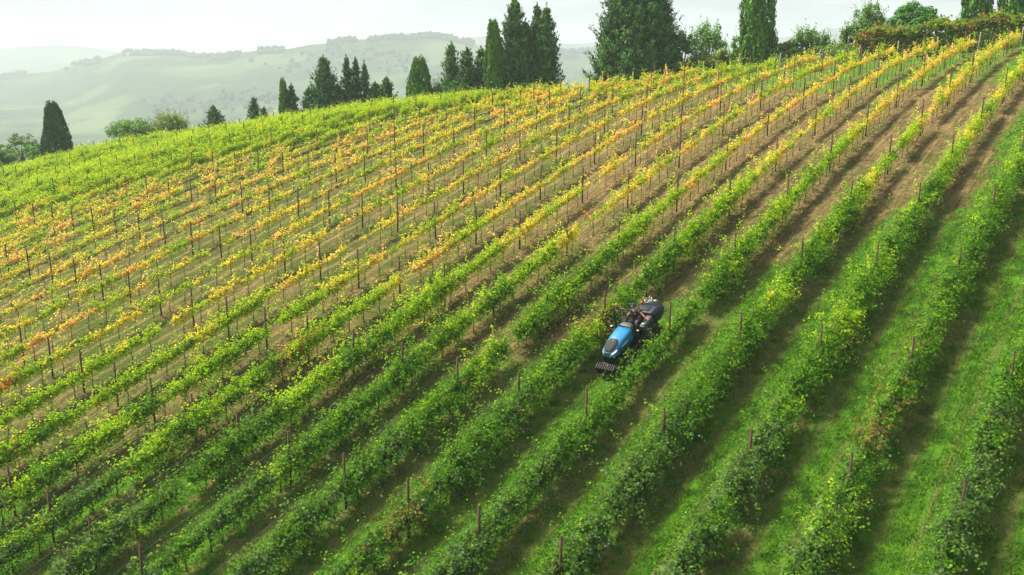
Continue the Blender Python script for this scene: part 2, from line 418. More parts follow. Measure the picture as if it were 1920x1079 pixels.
# ------------------------------------------------------------------ leaves
def leaf_arrays(ctr, nrm, size, elong=1.15, shape=5, up=None):
    """leaf polygons round ctr with normal nrm; returns verts, faces_n, idx"""
    n = len(ctr)
    nrm = nrm/(np.linalg.norm(nrm, axis=1, keepdims=True) + 1e-9)
    a = rng.normal(size=(n, 3)) if up is None else up + .25*rng.normal(size=(n, 3))
    a -= nrm*np.sum(a*nrm, 1, keepdims=True); a /= (np.linalg.norm(a, axis=1, keepdims=True) + 1e-9)
    b = np.cross(nrm, a)
    if shape == 5:
        pts = [(-.5, .0, 0), (-.22, .5, .10), (.28, .42, .05), (.62, 0, -.06), (.28, -.42, .05), (-.22, -.5, .10)]
    elif shape == 4:
        pts = [(-.5, 0, 0), (0, .42, .06), (.55, 0, 0), (0, -.42, .06)]
    else:
        pts = [(-.5, -.15, 0), (-.2, .3, .04), (.6, 0, 0)]
    m = len(pts)
    V_ = np.empty((n, m, 3), np.float32)
    s = size[:, None]
    for i, (p, q, r) in enumerate(pts):
        V_[:, i] = ctr + s*(a*p*elong + b*q + nrm*r)
    return V_.reshape(-1, 3), np.full(n, m, np.int32), np.arange(n*m, dtype=np.int32), m
PAL = {
 'dark':  [(.070, .145, .042), (.100, .190, .050), (.135, .220, .075), (.050, .110, .034)],
 'green': [(.075, .205, .012), (.115, .27, .014), (.165, .33, .018), (.055, .155, .012)],
 'lime':  [(.25, .43, .012), (.36, .52, .015), (.44, .54, .025), (.18, .36, .012)],
 'yellow':[(.64, .56, .06), (.74, .58, .12), (.50, .54, .04), (.76, .54, .17)],
 'peach': [(.78, .52, .24), (.76, .46, .20), (.76, .56, .30), (.72, .40, .22)],
 'red':   [(.60, .12, .06), (.70, .22, .12), (.50, .12, .05), (.70, .32, .16)],
 'brown': [(.23, .15, .06), (.30, .21, .09), (.18, .13, .05), (.24, .20, .08)],
 'bright':[(.32, .48, .016), (.42, .56, .020), (.52, .58, .035), (.25, .42, .016)],
}
for k_ in PAL: PAL[k_] = np.array(PAL[k_])
def nz2(x, y, s, ph=0.0):       # cheap smooth noise, -1..1
    return (math.sin(x*s*1.0 + 2.1*math.sin(y*s*.83 + ph) + ph) + math.sin(y*s*1.31 + 1.7*math.sin(x*s*.71 + ph*2) + 2*ph))*.5
def vine_character(k, j):
    """mix of colours, fullness (0..1), lushness (0..1 tall full rows)"""
    x, y = P(k, j)
    g1 = j + .62*k + .45*nz2(x, y, .35, 1.0)
    h1 = j - np.interp(k, [-8, 0, 9, 10.5, 12, 14, 18, 24, 30], [15, 10.5, 7.5, 5.4, 3.8, 2.4, -.1, -3.1, -6]) + .4*nz2(x, y, .3, 2.2)
    wts = dict(dark=0., green=0., lime=0., yellow=0., peach=0., red=0., brown=0., bright=0.)
    full = 1.0 - min(1, max(0, (g1 + .2)/3.4))*.70
    lush = min(1, max(0, (1.0 - g1)/1.6)); ul = min(1, max(0, (h1 + .9)/1.3)); nearul = min(1, max(0, (h1 + 2.2)/2.0))
    t = g1
    # from dark (lower right) through green and lime to yellow
    dk = min(1, max(0, (-.1 - .10*(k+1) - (j + 1.0)*.55 + .25 + .15*nz2(x, y, .9, .3))))
    if k > 1: dk *= max(.0, 1 - (k - 1)*.3)
    wts['dark'] = dk*1.4*min(1, max(0, (1.4 - t)/1.4))
    wts['green'] = min(1, max(0, (2.0 - t)/2.4))*(1 - .7*dk)
    wts['lime'] = math.exp(-((t - 1.5)/1.5)**2)*.9 + .05 + (.28 if k > 0 else .06)*(1 - dk) - (.04*dk) + .22*min(1, max(0, t - 1))*(1 + nz2(x, y, .6, 3.3))
    wts['yellow'] = min(1, max(0, (t - .9)/2.2))*.95
    wts['peach'] = min(1, max(0, (t - 1.6)/2.0))*.58*(1 + .8*nz2(x, y, .55, 4))
    wts['red'] = .002 + (.35 if nz2(x, y, .8, 6.0) > .92 and t > 0 else 0)
    if t < 0: wts['red'] = 0
    wts['brown'] = .012 + (.15 if nz2(x, y, .7, 9.0) > .8 and t < 1 else 0) + (.45 if (-5.6 < k < -4.4 and -0.9 < j < .5) else 0)
    wts['peach'] *= 1 - .75*nearul; wts['lime'] += .55*nearul*(1 if k > 6 else 0); full = max(full, .5*nearul)
    if ul > 0:
        for q in wts: wts[q] *= (1 - ul)
        wts['bright'] += ul*1.2; wts['green'] += ul*.16; wts['yellow'] += ul*(.03 + .22*min(1, max(0, 1.0 - h1)))
        full = max(full, ul*1.0)
    # crest rows: fresh green and yellow
    e = jend(k) - j
    if ul < .5 and e < 1.2 and k > 0: wts['lime'] += .9; full = max(full, .55)
    if k < -2.5 and j > 4: wts['lime'] += .5; full = max(full, .4)
    tot = sum(max(0, v_) for v_ in wts.values())
    return {q: max(0, v_)/tot for q, v_ in wts.items()}, full, max(lush, ul), ul, g1
def vine_leaves(k, j, detail, rs):
    """leaf centres (relative to the vine foot), normals, sizes, colours for one vine"""
    W, full, lush, ul, g1 = vine_character(k, j)
    n2 = np.array([*VN, 0]); cross = np.array([*NN, 0])
    dn = min(1, max(0, .12 + .95*max(full - .28, 0)/.72)); dn = max(dn, lush*.9)      # 0 thin .. 1 dense
    dense = dn > .5
    cut = 1.0
    if -2.5 < k < -1.5 and -1.05 < j < .35: cut = .62                # kept low beside the tractor
    ns = int((27 + 84*dn)*detail**(.6 + .4*dn)); cord = 1.10 - .14*dn
    if ul > .5: ns = int(ns*1.05)
    ns = max(6, int(ns*rs.uniform(.6, 1.25)*(1 + .35*nz2(P(k, j)[0], P(k, j)[1], 1.6, k*.7))))
    if ul < .5 and rs.random() < (.08 if dense else .09): ns = int(ns*.3)
    C_, Nn, S_, K_ = [], [], [], []
    names = list(W); pr = np.array([W[q] for q in names])
    grade = (j*BAY - round(j)*BAY)
    # slope of the ground along the row
    x, y = P(k, j); e = .6
    sl = (hz(x + VN[0]*e, y + VN[1]*e) - hz(x - VN[0]*e, y - VN[1]*e))/(2*e)
    sd = (hz(x + NN[0]*e, y + NN[1]*e) - hz(x - NN[0]*e, y - NN[1]*e))/(2*e)
    vinebias = rs.choice(names, p=pr)
    hv = rs.uniform(.74, 1.2)*cut*(1 + .2*nz2(x, y, 1.3, k*.9))
    for _ in range(ns):
        a0 = rs.uniform(-.66, .66)
        side = rs.choice([-1, 1])*rs.random()
        longs = rs.random() < .13
        L = (rs.uniform(.38, .80)*(1 - dn) + rs.uniform(.6, 1.3)*dn)*((1.9 - .5*dn) if longs else 1)*hv
        up = (rs.uniform(.1, .95) if not longs else rs.uniform(.75, 1.3))
        outw = side*(rs.uniform(.12, .48)*(1 - dn) + rs.uniform(.25, .84)*dn); droop = rs.uniform(.3, 1.5)
        if ul > .5: up = rs.uniform(.75, 1.15); L *= .88; outw = side*rs.uniform(.05, .34); droop = rs.uniform(0, .5)
        elif rs.random() < .22: up = rs.uniform(-.25, .3); outw *= 1.2        # hanging side growth
        alg = rs.normal()*.35 + (rs.choice([-1, 1])*.7 if longs else 0)
        step = .070 - .002*dn
        nl = max(3, int(L/step))
        t = np.linspace(.06, 1, nl)
        px_ = a0 + alg*L*t; pz = cord*(cut*.3 + .7) + L*(up*t - .5*droop*t*t); py_ = (.05*side + outw*L*t)
        ctr = px_[:, None]*n2 + py_[:, None]*cross
        ctr[:, 2] += pz + px_*sl
        sz = (.15 - .010*dn)*rs.uniform(.7, 1.15, nl)*(1 - .35*t)*(1/detail**.35)
        ctr += rs.normal(size=(nl, 3))*(.05 + .02*dn)
        # outward/up facing blades, tilted a lot
        no = np.array([0, 0, .75]) + cross*(np.sign(side)*.55) + rs.normal(size=(nl, 3))*.55
        ci = names.index(vinebias) if rs.random() < .62 else rs.choice(len(names), p=pr)
        pal = PAL[names[ci]]
        cols = (pal[rs.integers(0, 4, nl)]*.55 + pal[rs.integers(0, 4)]*.45)*rs.uniform(.8, 1.2, (nl, 1))
        if names[ci] in ('yellow', 'peach', 'red') :   # tips stay greener
            tip = (t > .75) & (rs.random(nl) < .35); cols[tip] = PAL['lime'][rs.integers(0, 4, tip.sum())]
        if names[ci] == 'dark': # fresh tips, and scattered pale leaves that put highlights into the colour
            tip = (t > .7) & (rs.random(nl) < .45); cols[tip] = PAL['green'][rs.integers(0, 4, tip.sum())]*1.2
            pale = rs.random(nl) < .16; cols[pale] = np.array([.15, .21, .11])*rs.uniform(.8, 1.2)
        C_.append(ctr); Nn.append(no); S_.append(sz); K_.append(cols)
    # long arching canes
    na = rs.poisson(.16 + .42*(1 - dn)) if (ul < .5 and cut == 1) else 0
    for _ in range(na):
        rad = rs.uniform(.28, .6)*(1 if not dense else .8); th = np.linspace(0, rs.uniform(2.2, 4.2), int(rad*46)); sg = rs.choice([-1, 1]); a0 = rs.uniform(-.5, .5)
        tw = rs.uniform(-.5, .5); ax = sg*rad*(1 - np.cos(th))*.9; az_ = rad*1.25*np.sin(th)*(1 - .06*th) + rad*.25*np.minimum(th, 1.5)
        ctr = (a0 + ax)[:, None]*n2 + (ax*tw + .1*np.sin(th))[:, None]*cross; ctr[:, 2] += cord + .12 + az_ + (a0 + ax)*sl
        ctr = np.repeat(ctr, 2, 0); nl = len(ctr); ctr += rs.normal(size=(nl, 3))*.045
        C_.append(ctr); Nn.append(rs.normal(size=(nl, 3))*.6 + np.array([0, 0, .6])); S_.append(rs.uniform(.09, .14, nl)*(1 - .3*np.linspace(0, 1, nl)))
        pal = PAL['lime' if rs.random() < .7 else ('green' if rs.random() < .6 else 'yellow')] if W['dark'] < .3 else PAL['green']
        K_.append(pal[rs.integers(0, 4, nl)]*rs.uniform(.85, 1.15, (nl, 1)))
    return np.concatenate(C_), np.concatenate(Nn), np.concatenate(S_), np.concatenate(K_), dense, hv

# ------------------------------------------------------------------ lay out vines and posts
rs0 = np.random.default_rng(11)
ORD = 'zeroth first second third fourth fifth sixth seventh eighth ninth tenth eleventh twelfth thirteenth fourteenth fifteenth sixteenth seventeenth eighteenth nineteenth twentieth'.split()
def ordn(n): return ORD[n] if n <= 20 else (f"{n}th")
vines = []
for k in range(-10, 34):
    je = float(jend(k)) - .12
    for i in range(int(-9*6), int(je*6) + 1):
        j = i/6 + 1/12 + rs0.normal()*.006
        if j > je: continue
        x, y = P(k, j); z = hz(x, y)
        if y < 8: continue
        px, py, zc = proj(x, y, z + 1.1)
        if zc < 8 or px < -330 or px > 2250 or py > 1420: continue
        inview = (-10 < px < 1930) and (py < 1100)
        if -1.2 < px < 0: pass
        vines.append([k, j, x, y, z, px, py, zc, inview, i])
cand = sorted([v_ for v_ in vines if v_[8]], key=lambda q: q[7])
near_ids = set((v_[0], v_[9]) for v_ in cand[:298])
print('vines', len(vines), 'in view', len(cand))

posts = []
for k in range(-10, 34):
    je = float(jend(k))
    js = [j for j in range(-9, 10) if j < je - .35] + [je]
    for j in js:
        end = (j == je); x, y = P(k, j); z = hz(x, y)
        if y < 8: continue
        px, py, zc = proj(x, y, z + 1.2)
        if zc < 8 or px < -330 or px > 2250 or py > 1420: continue
        inv = (-8 < px < 1928) and (proj(x, y, z + 2.25)[1] < 1079)
        posts.append([k, j, x, y, z, px, py, zc, inv, end])
def rowname(k):
    if k <= -2: return ('row just right of the tractor' if k == -2 else ordn(-1 - k) + ' row right of the tractor')
    return ('row just left of the tractor' if k == -1 else ordn(k + 2) + ' row left of the tractor')
# number the posts of each row upward from the photo's edge
postno = {}
for k in range(-10, 34):
    seen = sorted([p for p in posts if p[0] == k and p[8] and not p[9]], key=lambda q: q[1])
    for n, p in enumerate(seen): postno[(k, p[1])] = n + 1

# ---- trunk, stake
def trunk_mesh(name, seed):
    rr = np.random.default_rng(seed); mb = MB()
    pts = [(0, 0, -.25)]
    a = b = 0
    for q in range(1, 6):
        a += rr.normal()*.022; b += rr.normal()*.022; pts.append((a, b, q*.19))
    mb.tube(pts, [.026, .021, .018, .016, .015, .014], 6)
    x, y, z = pts[-1]
    for s in (-1, 1):
        arm = [(x, y, z)] + [(x + VN[0]*s*t*.55, y + VN[1]*s*t*.55, z + .10*math.sin(t*2) + rr.normal()*.01) for t in (.3, .65, 1)]
        mb.tube(arm, [.018, .015, .012, .009], 5)
    return mesh_np(name, np.concatenate(mb.v), mb.fn, mb.ix, M_BARK, smooth=True)
TR = [trunk_mesh('trunk', s) for s in range(6)]
mb = MB(); mb.tube([(.03, .01, -.3), (.03, .01, 1.35)], .010, 5)
STK = mesh_np('stake', np.concatenate(mb.v), mb.fn, mb.ix, M_STAKE)

COLW = {'dark': 'dark green', 'green': 'mid green', 'lime': 'yellow-green', 'yellow': 'yellow', 'peach': 'orange-yellow', 'red': 'reddish', 'brown': 'browning', 'bright': 'bright lime'}
farV, farC, farF, farI, farM, foff = [], [], [], [], [], 0
def far_add(v_, fn, ix, c, mi):
    global foff
    farV.append(v_.astype(np.float32)); farF.append(np.asarray(fn, np.int32)); farI.append(np.asarray(ix, np.int32) + foff); farC.append(c.astype(np.float32)); farM.append(np.full(len(fn), mi, np.int32)); foff += len(v_)
# a near part count of vines above each post for the labels
cnt = {}
trv = [np.array([v_.co[:] for v_ in m_.vertices]) for m_ in TR]
trf = [([len(p.vertices) for p in m_.polygons], [i for p in m_.polygons for i in p.vertices]) for m_ in TR]
skv = np.array([v_.co[:] for v_ in STK.vertices]); skf = ([len(p.vertices) for p in STK.polygons], [i for p in STK.polygons for i in p.vertices])
for v_ in sorted(vines, key=lambda q: (q[0], q[1])):
    k, j, x, y, z, px, py, zc, inv, i = v_
    rs = np.random.default_rng((k + 50)*1000 + i + 500)
    if rs.random() < .03: continue
    if not (k, i) in near_ids:
        detail = 1.0 if zc < 45 else (.95 if zc < 75 else .85)
        if not inv: detail = .5
        c_, n_, s_, col_, dense, hv = vine_leaves(k, j, detail, rs)
        shape = 5 if zc < 40 else 4
        lv, fn, ix_, m_ = leaf_arrays(c_ + np.array([x, y, z]), n_, s_, shape=shape)
        far_add(lv, fn, ix_, np.repeat(col_, m_, 0), 0)
        if inv:
            q = rs.integers(0, 6); vs = trv[q] + np.array([x, y, z]); far_add(vs, trf[q][0], trf[q][1], np.ones((len(vs), 3))*.05, 1)
            vs = skv + np.array([x, y, z]); far_add(vs, skf[0], skf[1], np.ones((len(vs), 3))*.05, 2)
        continue
    c_, n_, s_, col_, dense, hv = vine_leaves(k, j, 1.7, rs)
    W, full, lush, ul, g1 = vine_character(k, j)
    lv, fn, ix_, m_ = leaf_arrays(c_, n_, s_, shape=5)
    me = mesh_np('foliage', lv, fn, ix_, M_VINE, np.repeat(col_, m_, 0))
    e = empty('grapevine', (x, y, z))
    main = max(W, key=lambda q: W[q])
    size = 'full' if len(c_) > 420 else ('bushy' if len(c_) > 240 else 'thin')
    jb = math.floor(j); no = postno.get((k, jb))
    nth = int(math.floor((j - jb)*6)) + 1
    if no is None:
        lab = f"{size} {COLW[main]} vine, {ordn(nth)} above the frame edge, {rowname(k)}"
        cnt.setdefault((k, 'e'), 0); cnt[(k, 'e')] += 1
        lab = f"{size} {COLW[main]} vine, {ordn(cnt[(k, 'e')])} from the photo edge, {rowname(k)}"
    else:
        lab = f"{size} {COLW[main]} vine, {ordn(nth)} uphill of {ordn(no)} post, {rowname(k)}"
    tag(e, lab, 'grapevine', 'grapevines trained in rows across the slope')
    link('foliage', me, e); link('trunk', TR[int(rs.integers(0, 6))], e); link('stake', STK, e)
fv = np.concatenate(farV); print('far leaves verts', len(fv))
fme = mesh_np('vineyard_rows', fv, np.concatenate(farF), np.concatenate(farI), [M_VINE, M_BARK, M_STAKE], np.concatenate(farC), np.concatenate(farM))
fo = link('vineyard_rows', fme); tag(fo, 'green and yellow vines of the rows farther up and left on the slope', 'vineyard', kind='stuff')
del farV, farC, farF, farI, farM, fv

# ---- posts
def post_mesh():
    mb = MB(); w_, t_ = .074, .016                     # rolled steel channel, open on one side
    sec = [(-w_/2, -w_/2), (w_/2, -w_/2), (w_/2, w_/2), (w_/2 - t_, w_/2), (w_/2 - t_, -w_/2 + t_), (-w_/2 + t_, -w_/2 + t_), (-w_/2 + t_, w_/2), (-w_/2, w_/2)]
    mb.loft([[(a, b, -.4) for a, b in sec], [(a, b, 2.5) for a, b in sec]])
    return mesh_np('trellis_post', np.concatenate(mb.v), mb.fn, mb.ix, M_RUST)
PM = post_mesh()
mb = MB(); mb.tube([(0, 0, -.4), (0.01, 0, .9), (0, .01, 1.95)], [.06, .055, .05], 8)
PW = mesh_np('end_post', np.concatenate(mb.v), mb.fn, mb.ix, M_WOODP, smooth=True)
inp = sorted([p for p in posts if p[8] and not p[9]], key=lambda q: q[7]); print('posts in view', len(inp))
near_posts = set((p[0], p[1]) for p in inp[:298]); PXV = []
rp = random.Random(5)
for p in posts:
    k, j, x, y, z, px, py, zc, inv, end = p
    tilt = (rp.gauss(0, .012), rp.gauss(0, .012), math.atan2(VN[1], VN[0]) + rp.gauss(0, .1))
    if end:
        o = link('end_post', PW, None, (x, y, z)); o.rotation_euler = (rp.gauss(-.03, .03), rp.gauss(.07, .03), 0)
        tag(o, f"pale wooden end post closing the {rowname(k)} at the crest", 'post', 'pale end posts along the crest')
    elif (k, j) in near_posts:
        o = link('trellis_post', PM, None, (x, y, z)); o.rotation_euler = tilt
        n = postno[(k, j)]
        tag(o, f"rusty steel post, {ordn(n)} uphill from the photo edge, {rowname(k)}", 'post', 'rusty steel posts holding the vine rows')
    else: PXV.append((x, y, z))
if PXV:
    pv = np.array([v_.co[:] for v_ in PM.vertices]); pf = [list(q.vertices) for q in PM.polygons]
    V_ = np.concatenate([pv + np.array(q) for q in PXV]); fn = [len(f) for _ in PXV for f in pf]; ix_ = [i + n*len(pv) for n in range(len(PXV)) for f in pf for i in f]
    o = link('far_posts', mesh_np('far_posts', V_, fn, ix_, M_RUST)); tag(o, 'more rusty posts standing in the rows farthest from view', 'posts', kind='stuff')

# ---- wires
for k in range(-9, 30):
    pts = sorted([p for p in posts if p[0] == k], key=lambda q: q[1])
    if len(pts) < 2 or not any(p[8] for p in pts): continue
    e = empty('trellis_line', (pts[0][2], pts[0][3], pts[0][4]))
    tag(e, f"thin steel wires strung between the posts of the {rowname(k)}", 'wires', 'trellis wires of the vine rows')
    for h in (1.0, 1.4, 1.8, 2.15):
        mb = MB(); pl = []
        for a, b in zip(pts[:-1], pts[1:]):
            for t in (0, .5):
                q = [a[i]*(1-t) + b[i]*t for i in (2, 3, 4)]; hh = min(h, 1.85) if a[9] else h
                pl.append((q[0] - pts[0][2], q[1] - pts[0][3], q[2] - pts[0][4] + hh - (.03 if t else 0)))
        b = pts[-1]; pl.append((b[2] - pts[0][2], b[3] - pts[0][3], b[4] - pts[0][4] + min(h, 1.8)))
        mb.tube(pl, .0035, 3, caps=False); mb.build('wire', M_WIRE, e)

# ------------------------------------------------------------------ grass, weeds and clods
def blades(n, xy, hgt, wid, cols, spread=.5):
    z = height(xy[:, 0], xy[:, 1]); kk_, jj_ = kj(xy[:, 0], xy[:, 1]); z = z + soilrelief(kk_, jj_, xy[:, 0], xy[:, 1]) - .03
    ang = rng.uniform(0, 2*math.pi, n); d = np.stack([np.cos(ang), np.sin(ang), 0*ang], -1)
    lean = rng.normal(size=(n, 3))*spread; lean[:, 2] = 1; base = np.stack([xy[:, 0], xy[:, 1], z], -1)
    tip = base + lean*hgt[:, None]; w_ = d*wid[:, None]
    V_ = np.stack([base - w_, base + w_, tip], 1).reshape(-1, 3)
    return V_, np.repeat(cols, 3, 0)
def scatter(n, cond):
    k = rng.uniform(-10, 30, n); j = rng.uniform(-8, 9, n); xy = np.stack([O0[0] + k*U[0] + j*V[0], O0[1] + k*U[1] + j*V[1]], -1)
    z = height(xy[:, 0], xy[:, 1]); Zc = xy[:, 1]*CP - z*SP; px = 960 + F*xy[:, 0]/Zc; py = 539.5 + F*(-z*CP - xy[:, 1]*SP)/Zc
    ok = (px > -150) & (px < 2070) & (py < 1200) & (xy[:, 1] > 12)
    zg = zone_green(k, j); s = k - np.round(k)
    ok &= cond(k, j, s, zg, Zc)
    return xy[ok], k[ok], j[ok], s[ok], zg[ok], Zc[ok]
nbl = 4600000
xy, k_, j_, s_, zg_, zc_ = scatter(nbl, lambda k, j, s, zg, zc: (rng.random(len(k)) < np.clip((zg - .25)*1.6, 0, 1)*np.clip((70 - zc)/25, .0, 1)*np.where((s > -.40) & (s < .02), .5, 1.0)) & (j < 8.4))
n = len(xy); print('grass', n)
cl = .5 + .5*np.sin(xy[:, 0]*1.9 + 2*np.sin(xy[:, 1]*1.3))*np.sin(xy[:, 1]*2.3 + np.sin(xy[:, 0]*.9))
gc = np.array([.055, .155, .012]) + cl[:, None]*np.array([.075, .12, .012]); gc = gc*rng.uniform(.7, 1.3, (n, 1))
dryb = rng.random(n) < np.where((s_ > -.45) & (s_ < .05), .40, .05); gc[dryb] = np.array([.26, .20, .09])*rng.uniform(.6, 1.2, (dryb.sum(), 1))
V_, C3 = blades(n, xy, rng.uniform(.06, .17, n)*(.7 + .6*cl), rng.uniform(.010, .022, n)*(1 + zc_/60), gc)
go = link('grass', mesh_np('grass', V_, np.full(n, 3), np.arange(3*n), M_GRASS, C3)); tag(go, 'bright green grass growing in the lanes between the vine rows', 'grass', kind='stuff')
# tall dry tufts at the foot of the rows
tx, tk, tj, ts_, tz, tzc = scatter(60000, lambda k, j, s, zg, zc: (rng.random(len(k)) < .5*np.clip(zg*1.5, .06, 1)) & (s > -.26) & (s < .06) & (zc < 75) & (np.sin(k*7.1 + j*9.3) + np.sin(j*23 + np.round(k)*5) > .7))
m_ = 26; n = len(tx)*m_; print('dry', n)
xy2 = np.repeat(tx, m_, 0) + rng.normal(size=(n, 2))*.13
gc = np.where(rng.random((n, 1)) < .6, np.array([[.27, .22, .095]]), np.array([[.13, .21, .04]]))*rng.uniform(.6, 1.25, (n, 1))
V_, C3 = blades(n, xy2, rng.uniform(.12, .38, n), rng.uniform(.010, .02, n), gc, .55)
go = link('dry_grass', mesh_np('dry_grass', V_, np.full(n, 3), np.arange(3*n), M_GRASS, C3)); tag(go, 'tall dry straw-coloured weeds at the foot of the vines', 'weeds', kind='stuff')
# soil clods along the rows
cx, ck, cj, cs, cz, czc = scatter(560000, lambda k, j, s, zg, zc: (rng.random(len(k)) < (1 - zg)*np.exp(-((s + .13)/.15)**2)*.9) & (j < 8.5))
n = len(cx); sz = .025 + .085*rng.random(n)**2.2; zz = height(cx[:, 0], cx[:, 1]) + soilrelief(ck, cj, cx[:, 0], cx[:, 1])
oct_v = np.array([(1, 0, 0), (0, 1, 0), (-1, 0, 0), (0, -1, 0), (0, 0, 1)]); oct_f = np.array([(0, 1, 4), (1, 2, 4), (2, 3, 4), (3, 0, 4)])
cv = oct_v[None]*sz[:, None, None]*rng.uniform(.5, 1.3, (n, 5, 3)) + np.stack([cx[:, 0], cx[:, 1], zz - .01], -1)[:, None]
cf = (oct_f[None] + (np.arange(n)*5)[:, None, None]).reshape(-1)
clc = np.repeat(np.array([[.20, .135, .07]])*rng.uniform(.55, 1.5, (n, 1)), 5, 0)
M_CLOD = leaf_mat('soil_clods', 0.0, .95, spec=.1)
co = link('soil_clods', mesh_np('soil_clods', cv.reshape(-1, 3), np.full(n*4, 3), cf, M_CLOD, clc)); tag(co, 'crumbly brown clods of turned earth along the rows', 'soil', kind='stuff')

# fallen leaves
fx, fk, fj, fs, fz, fzc = scatter(150000, lambda k, j, s, zg, zc: (rng.random(len(k)) < .55*np.exp(-((s + .02)/.22)**2)) & (j < 8.4) & (j + .62*k > .4))
n = len(fx); c_ = np.stack([fx[:, 0], fx[:, 1], height(fx[:, 0], fx[:, 1]) + soilrelief(fk, fj, fx[:, 0], fx[:, 1]) + .02], -1)
lv, fn, ix_, m_ = leaf_arrays(c_, rng.normal(size=(n, 3))*.35 + np.array([0, 0, 1]), rng.uniform(.07, .12, n), shape=4)
pal = np.concatenate([PAL['yellow']*.75, PAL['brown'], PAL['brown'], PAL['peach']*.6]); lo_ = link('fallen_leaves', mesh_np('fallen_leaves', lv, fn, ix_, M_VINE, np.repeat(pal[rng.integers(0, len(pal), n)], m_, 0)))
tag(lo_, 'yellow and brown vine leaves fallen on the soil under the rows', 'fallen leaves', kind='stuff')
# rough undergrowth just beyond the row ends
n = 26000; k_ = rng.uniform(-9, 13, n); dj = rng.uniform(.75, 2.1, n); j_ = jend(k_) + dj
cx_ = O0[0] + k_*U[0] + j_*V[0]; cy_ = O0[1] + k_*U[1] + j_*V[1]
hm_ = np.interp(k_, [-9, 2, 4.5, 6, 9, 11, 13], [1.7, 1.6, 1.2, .6, .6, 1.1, 1.2])*(.55 + .45*np.sin(cx_*1.1 + 2*np.sin(cy_*.7)))
c_ = np.stack([cx_, cy_, height(cx_, cy_) + hm_*rng.random(n)**.8], -1)
cols = np.array([[.075, .16, .03]])*rng.uniform(.6, 1.7, (n, 1)) + np.array([[.05, .03, 0]])*(rng.random((n, 1)) < .25)
lv, fn, ix_, m_ = leaf_arrays(c_, rng.normal(size=(n, 3)) + np.array([-.3, -.4, .6]), rng.uniform(.16, .34, n), shape=4)
uo = link('undergrowth', mesh_np('undergrowth', lv, fn, ix_, M_DECID, np.repeat(cols, m_, 0)))
tag(uo, 'rough green scrub covering the bank just beyond the row ends', 'undergrowth', kind='stuff')
# ------------------------------------------------------------------ trees behind the crest
def unit(a): return a/(np.linalg.norm(a, axis=-1, keepdims=True) + 1e-9)
def crown_conifer(h, w, rs, dens=1.0, lean=0.0, base=.04, spike=1.0, ragged=.25, te=.62):
    """layered, upswept, ragged conifer"""
    C_, N_, S_, K_, U_ = [], [], [], [], []
    w = w*1.22; nb = int(h*(15 + 3*w)*dens)
    for _ in range(nb):
        t = base + (1 - base)*rs.random()**1.1; z0 = h*t*.97
        Lm = (w/2)*(1 - t)**te*(rs.uniform(.45, 1.25) if rs.random() < ragged*2 else rs.uniform(.8, 1.08)) + .10
        an = rs.uniform(0, 2*math.pi); d = np.array([math.cos(an), math.sin(an), 0])
        n = max(9, int(Lm*15)); s = np.sqrt(rs.uniform(.10, 1, n)); rise = rs.uniform(.2, .8)*spike
        c_ = d*(Lm*s)[:, None]; c_[:, 2] = z0 + Lm*(rise*s**2.2 - .05*s)
        sp_ = np.stack([-d[1]*np.ones(n), d[0]*np.ones(n), np.zeros(n)], -1)*(rs.normal(size=n)*.16*Lm*(1.1 - s))[:, None]
        c_ += sp_ + rs.normal(size=(n, 3))*.075
        C_.append(c_); N_.append(unit(d + np.array([0, 0, .5]) + rs.normal(size=(n, 3))*.6))
        U_.append(np.tile(d*.6 + np.array([0, 0, .9]), (n, 1))); S_.append(rs.uniform(.18, .36, n)*(1 - .3*s)); K_.append(np.tile(rs.uniform(.6, 1.5), n))
    n = int(h*w*9); t = rs.random(n)*.93; an = rs.uniform(0, 6.283, n); rr_ = (w/2)*(1 - t)**te*rs.uniform(.1, .62, n)       # inner mass
    C_.append(np.stack([np.cos(an)*rr_, np.sin(an)*rr_, h*t], -1)); N_.append(rs.normal(size=(n, 3))); U_.append(np.tile([0, 0, 1.], (n, 1))); S_.append(np.full(n, .42)); K_.append(rs.uniform(.6, 1.2, n))
    n = 16; tt = np.linspace(.86, 1.03, n)      # leader
    c_ = np.stack([rs.normal(size=n)*.05, rs.normal(size=n)*.05, h*tt], -1); C_.append(c_); N_.append(rs.normal(size=(n, 3))); U_.append(np.tile([0, 0, 1.], (n, 1))); S_.append(np.full(n, .28)); K_.append(np.full(n, 1.))
    C_ = np.concatenate(C_); C_[:, 0] += lean*C_[:, 2]
    return C_, np.concatenate(N_), np.concatenate(S_), np.concatenate(K_), np.concatenate(U_)
